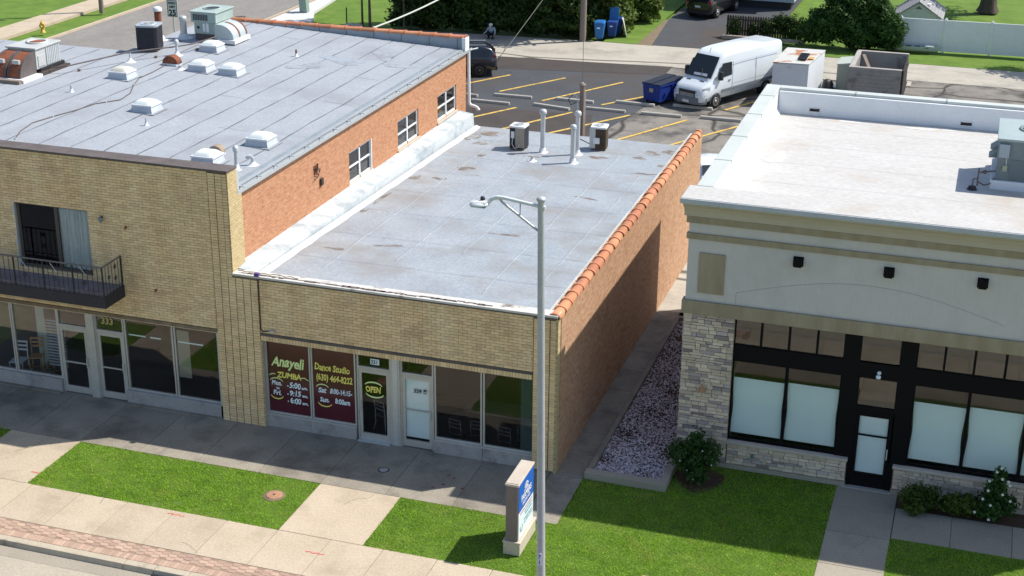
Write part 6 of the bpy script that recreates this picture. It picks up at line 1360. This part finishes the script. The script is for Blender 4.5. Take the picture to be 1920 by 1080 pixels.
# poles and wires
def pole(x, y, h, r_, label, name='utility_pole', arm=True):
    t = thing(name, label, 'utility pole', (x,y,-.1)); MB().cyl((x,y,-.1),(x,y,h),r_,r_*.8,14).build('post', wood, t)
    if arm: MB().box(x-1.1,x+1.1,y-.06,y+.06,h-.6,h-.45).build('crossarm', wood, t); b = MB(); [b.lathe([(.05,0),(.07,.08),(.03,.16)], (x+d,y,h-.45), 8) for d in (-1,-.5,.5,1)]; b.build('insulators', galv, t)
    return t
up = pole(-13.8,52.75,9.5,.2,'wooden utility pole beside the blue carts'); pole(-45.55,50.1,9,.16,'dark wooden utility pole by the side street pavement')
lw = pole(-4.85,19.9,5.55,.12,'short weathered wooden post behind the silver roof, carrying conduits', 'service_post', False)
b = MB(); b.tube([(-4.98,19.76,3.0),(-4.98,19.76,5.0),(-5.05,19.74,5.2),(-5.2,19.72,5.22)], .02, 6); b.tube([(-4.70,19.78,3.0),(-4.70,19.78,5.3)], .02, 6); b.build('conduit', galv, lw); MB().lathe([(.13,0),(.12,.06),(.0,.09)], (-4.85,19.9,5.55), 10).build('pole_cap', wood, lw)
b = MB(); b.tube([(-5.18,19.72,5.2),(-5.35,19.72,5.0),(-5.25,19.72,4.8),(-5.05,19.72,4.9)], .015, 6); b.build('service_loop', blackm, lw)
def wire(name, label, a, c, sag, r_, mat, n=24):
    a = Vector(a); c = Vector(c); pts = [a+(c-a)*(i/n)+Vector((0,0,-sag*4*(i/n)*(1-i/n))) for i in range(n+1)]
    t = thing(name, label, 'cable', a); MB().tube(pts, r_, 6).build('conductor', mat, t); MB().cyl(a-Vector((0,0,.06)),a+Vector((0,0,.06)),.04,.04,8).build('anchor', galv, t)
wire('service_cable','pale thick service cable rising from the tiled rear parapet',(-13.2,19.4,7.24),(-13.8,52.7,9.3),1.0,.035,M('cable_pale',(.50,.52,.47),None,rough=.6))
wire('guy_wire','thin dark wire rising from the short wooden post',(-4.85,19.9,5.6),(-13.8,52.7,8.9),.3,.012,blackm)
wire('thin_wire','thin wire crossing before the dark hedge',(-16.8,46.0,.2),(-13.8,52.7,6.0),.1,.02,M('wire_grey',(.25,.25,.2),None,rough=.6))
# ------------------------------------------------------------------ SIDE STREET
t = thing('fire_hydrant', 'yellow fire hydrant on the verge of the side street', 'fire hydrant', (-45.35,43.3,-.05)); hy = M('hydrant_yellow', (.62,.38,.06), (.68,.45,.10), 4, .5)
MB().lathe([(.17,0),(.17,.05),(.11,.07),(.11,.50),(.14,.51),(.14,.55),(.12,.60),(.07,.68),(.03,.71),(.03,.78),(.0,.78)], (-45.35,43.3,-.03), 14).build('barrel', hy, t); MB().cyl((-45.55,43.3,.4),(-45.15,43.3,.4),.055,.055,10).build('side_outlets', hy, t); MB().cyl((-45.35,43.1,.36),(-45.35,43.3,.36),.075,.075,10).build('pumper_outlet', hy, t)
t = thing('speed_sign', 'speed limit 25 sign on a grey post beside the side street', 'road sign', (-33.3,38.3,-.05)); 
ry_ = R(5)
MB().box(-33.62+.3,-33.54+.3,38.32,38.38,-.1,4.1).build('post', galv, t)
pl = MB().box(-33.6,-32.96,38.28,38.30,2.72,3.66).build('sign_face', plate_m, t); b = MB(); b.box(-33.57,-32.99,38.272,38.28,2.74,2.765); b.box(-33.57,-32.99,38.272,38.28,3.615,3.64); b.box(-33.575,-33.55,38.272,38.28,2.74,3.64); b.box(-33.01,-32.985,38.272,38.28,2.74,3.64); b.build('sign_border', blackf, pl)
for s_, z, sz, bo in (('SPEED',3.42,.17,.004),('LIMIT',3.22,.17,.004),('25',2.80,.46,.012)): text(s_, -33.28, z, 38.27, sz, blackf, pl, 0, bo, 'CENTER')
t = thing('utility_pedestal', 'green utility pedestal box at the corner of the far lawn', 'utility box', (-33.2,54.7,0)); pg = M('pedestal_green', (.22,.32,.27), (.27,.37,.32), 3, .6); MB().hexa([(-33.5,54.5,0),(-32.98,54.5,0),(-32.98,54.95,0),(-33.5,54.95,0)], [(-33.55,54.5,1.0),(-33.05,54.5,1.0),(-33.05,54.95,1.0),(-33.55,54.95,1.0)]).build('cabinet', pg, t, bevel=.02); MB().box(-33.6,-33.0,54.45,55.0,1.0,1.08).build('lid', pg, t)
# ------------------------------------------------------------------ PERSON crouching by the alley
shirt = M('grey_blue_shirt', (.30,.36,.42), None, rough=.85); skin = M('skin', (.34,.20,.14), None, rough=.6); trousers = M('dark_trousers', (.02,.02,.03), None, rough=.9)
pr = thing('person', 'person in pale shirt and white cap crouching before the dark hedge', 'person', (-19.25,51.6,-.08))
def skinmesh(name, V, E_, Rr, mat, parent, sub=2):
    me = bpy.data.meshes.new(name); me.from_pydata([Vector(v) for v in V], E_, []); o = link(name, me, parent)
    sk = o.modifiers.new('skin', 'SKIN'); ss = o.modifiers.new('sub', 'SUBSURF'); ss.levels = sub; ss.render_levels = sub; sk.use_smooth_shade = True
    for i, d in enumerate(me.skin_vertices[0].data): d.radius = Rr[i] if isinstance(Rr[i], tuple) else (Rr[i], Rr[i]); d.use_root = (i == 0)
    me.materials.append(mat); return o
# body (hips, torso, neck, head, arms, legs) as one continuous figure
V = [(0,.12,.32),(0,.02,.48),(0,-.06,.62),(0,-.08,.70),(0,-.13,.76),(0,-.15,.84),
     (.19,-.05,.63),(.27,-.12,.46),(.30,-.30,.32),(.30,-.36,.28),(-.19,-.05,.63),(-.28,-.12,.46),(-.36,-.30,.34),(-.40,-.36,.30),
     (.12,.1,.30),(.17,-.22,.40),(.14,-.10,.08),(.14,-.26,.04),(-.12,.1,.30),(-.17,-.22,.40),(-.14,-.10,.08),(-.14,-.26,.04)]
Ed = [(0,1),(1,2),(2,3),(3,4),(4,5),(2,6),(6,7),(7,8),(8,9),(2,10),(10,11),(11,12),(12,13),(0,14),(14,15),(15,16),(16,17),(0,18),(18,19),(19,20),(20,21)]
Rr = [.15,.15,.14,.055,.09,.10,.075,.05,.04,.035,.075,.05,.04,.035,.10,.08,.05,.04,.10,.08,.05,.04]
skinmesh('body', V, Ed, Rr, shirt, pr)
skinmesh('trousers', [(0,.12,.31),(.12,.1,.30),(.17,-.22,.40),(.14,-.10,.09),(.14,-.26,.04),(-.12,.1,.30),(-.17,-.22,.40),(-.14,-.10,.09),(-.14,-.26,.04)], [(0,1),(1,2),(2,3),(3,4),(0,5),(5,6),(6,7),(7,8)], [.16,.115,.095,.065,.05,.115,.095,.065,.05], trousers, pr)
def ball(name, c, r, mat, sx=1, sy=1, sz=1):
    b = MB(); b.lathe([(math.sin(math.pi*i/8)*r, -math.cos(math.pi*i/8)*r) for i in range(9)], (0,0,0), 12); b.v = [(c[0]+x*sx, c[1]+y*sy, c[2]+z*sz) for x, y, z in b.v]; return b.build(name, mat, pr, world=False)
ball('face', (0,-.17,.80), .098, skin, .85, 1.0, 1.2); ball('cap', (0,-.14,.87), .115, M('cap_white', (.66,.70,.66), None, rough=.8), 1, 1.1, .7); MB().box(-.08,.08,-.33,-.2,.84,.86).build('cap_peak', petal, pr, bevel=.01, world=False)
ball('mask', (0,-.25,.75), .05, petal, 1.2, .6, .8)
for s in (-1, 1):
    hxp = .30 if s > 0 else -.40; hz = .27 if s > 0 else .29; Vh = [(hxp,-.36,hz),(hxp,-.42,hz-.03)]; Eh = [(0,1)]; Rh = [.035,.04]
    for k in range(4): i0 = len(Vh); Vh += [(hxp+(k-1.5)*.022,-.47,hz-.05),(hxp+(k-1.5)*.024,-.50-.006*(k in (1,2)),hz-.08)]; Eh += [(1,i0),(i0,i0+1)]; Rh += [.011,.009]
    i0 = len(Vh); Vh += [(hxp-s*.05,-.43,hz-.04),(hxp-s*.06,-.46,hz-.07)]; Eh += [(1,i0),(i0,i0+1)]; Rh += [.012,.010]
    skinmesh('hand', Vh, Eh, Rh, skin, pr, 1)
    ball('ear', (s*.088,-.15,.80), .03, skin, .5, .8, 1.2); ball('eye', (s*.035,-.26,.82), .012, blackm)
    MB().box(s*.14-.05,s*.14+.05,-.34,-.06,0,.07).build('shoe', blackm, pr, bevel=.02, world=False)
ball('nose', (0,-.275,.79), .018, skin)
# ------------------------------------------------------------------ FURNITURE behind the shop windows
def chair(x, y, rz, label, mat, legm, h=.45, back=.85, w_=.21, leg=.012, rungs=False):
    t = thing('chair', label, 'chair', (x,y,.02), rz, 'chairs behind the shop windows')
    MB().box(-w_,w_,-w_,w_,h-.03,h).build('seat', mat, t, bevel=.01, world=False)
    for sx in (-1, 1):
        for sy in (-1, 1): MB().tube([(sx*w_*1.15,sy*w_*1.15,0),(sx*w_*.9,sy*w_*.9,h*.55),(sx*w_*.95,sy*w_*.9,h-.02)], leg, 7).build('leg', legm, t, world=False)
        MB().tube([(sx*w_*.9,w_*.9,h),(sx*w_*.9,w_*1.15,back)], leg, 7).build('back_post', legm, t, world=False)
    b = MB()
    for k in range(3): z = h+(back-h)*(.4+.25*k); b.box(-w_*.9,w_*.9,w_*1.02,w_*1.1,z,z+.06)
    b.build('backrest', mat, t, world=False)
    if rungs: b = MB(); [b.tube([(-w_,s*w_,h*.4),(w_,s*w_,h*.4)], leg, 6) for s in (-1,1)]; [b.tube([(s*w_,-w_,h*.5),(s*w_,w_,h*.5)], leg, 6) for s in (-1,1)]; b.build('rungs', legm, t, world=False)
chair(-16.35,.62,R(20),'tall wooden stool with backrest behind the left shop window',lightwood,lightwood,.75,1.25,.19,.02,True)
chair(-15.95,1.0,R(-30),'lower wooden chair beside the tall stool',lightwood,lightwood,.45,.9,.2,.02,True)
chair(-17.05,.7,R(10),'white plastic chair at the left edge behind the shop window',M('chair_white',(.6,.66,.72),None,rough=.4),whitep,.48,1.0,.22,.018)
for i, (x, y, a) in enumerate(((-2.9,.65,170),(-2.35,.75,185),(-1.5,.65,175),(-1.1,.9,200))): chair(x, y, R(a), 'dark chair with chrome legs, %s from the left behind the right hand shop windows' % ordn[i], blackm, chrome, .46, .9, .2, .013)
chair(-5.2,.9,R(160),'grey chair with thin metal legs behind the open sign door',M('chair_grey',(.12,.13,.14),None,rough=.5),galv,.5,.95,.2,.012)
t = thing('table', 'pale cloth covered table behind the right hand shop windows', 'table', (-1.8,1.8,.02)); MB().box(-3.0,-.9,1.3,2.1,.76,.79).build('top', M('table_cloth',(.18,.16,.13),None,rough=.9), t); 
for x in (-2.9,-1.0):
    for y in (1.4,2.0): MB().cyl((x,y,.02),(x,y,.76),.02,.02,8).build('leg', chrome, t)
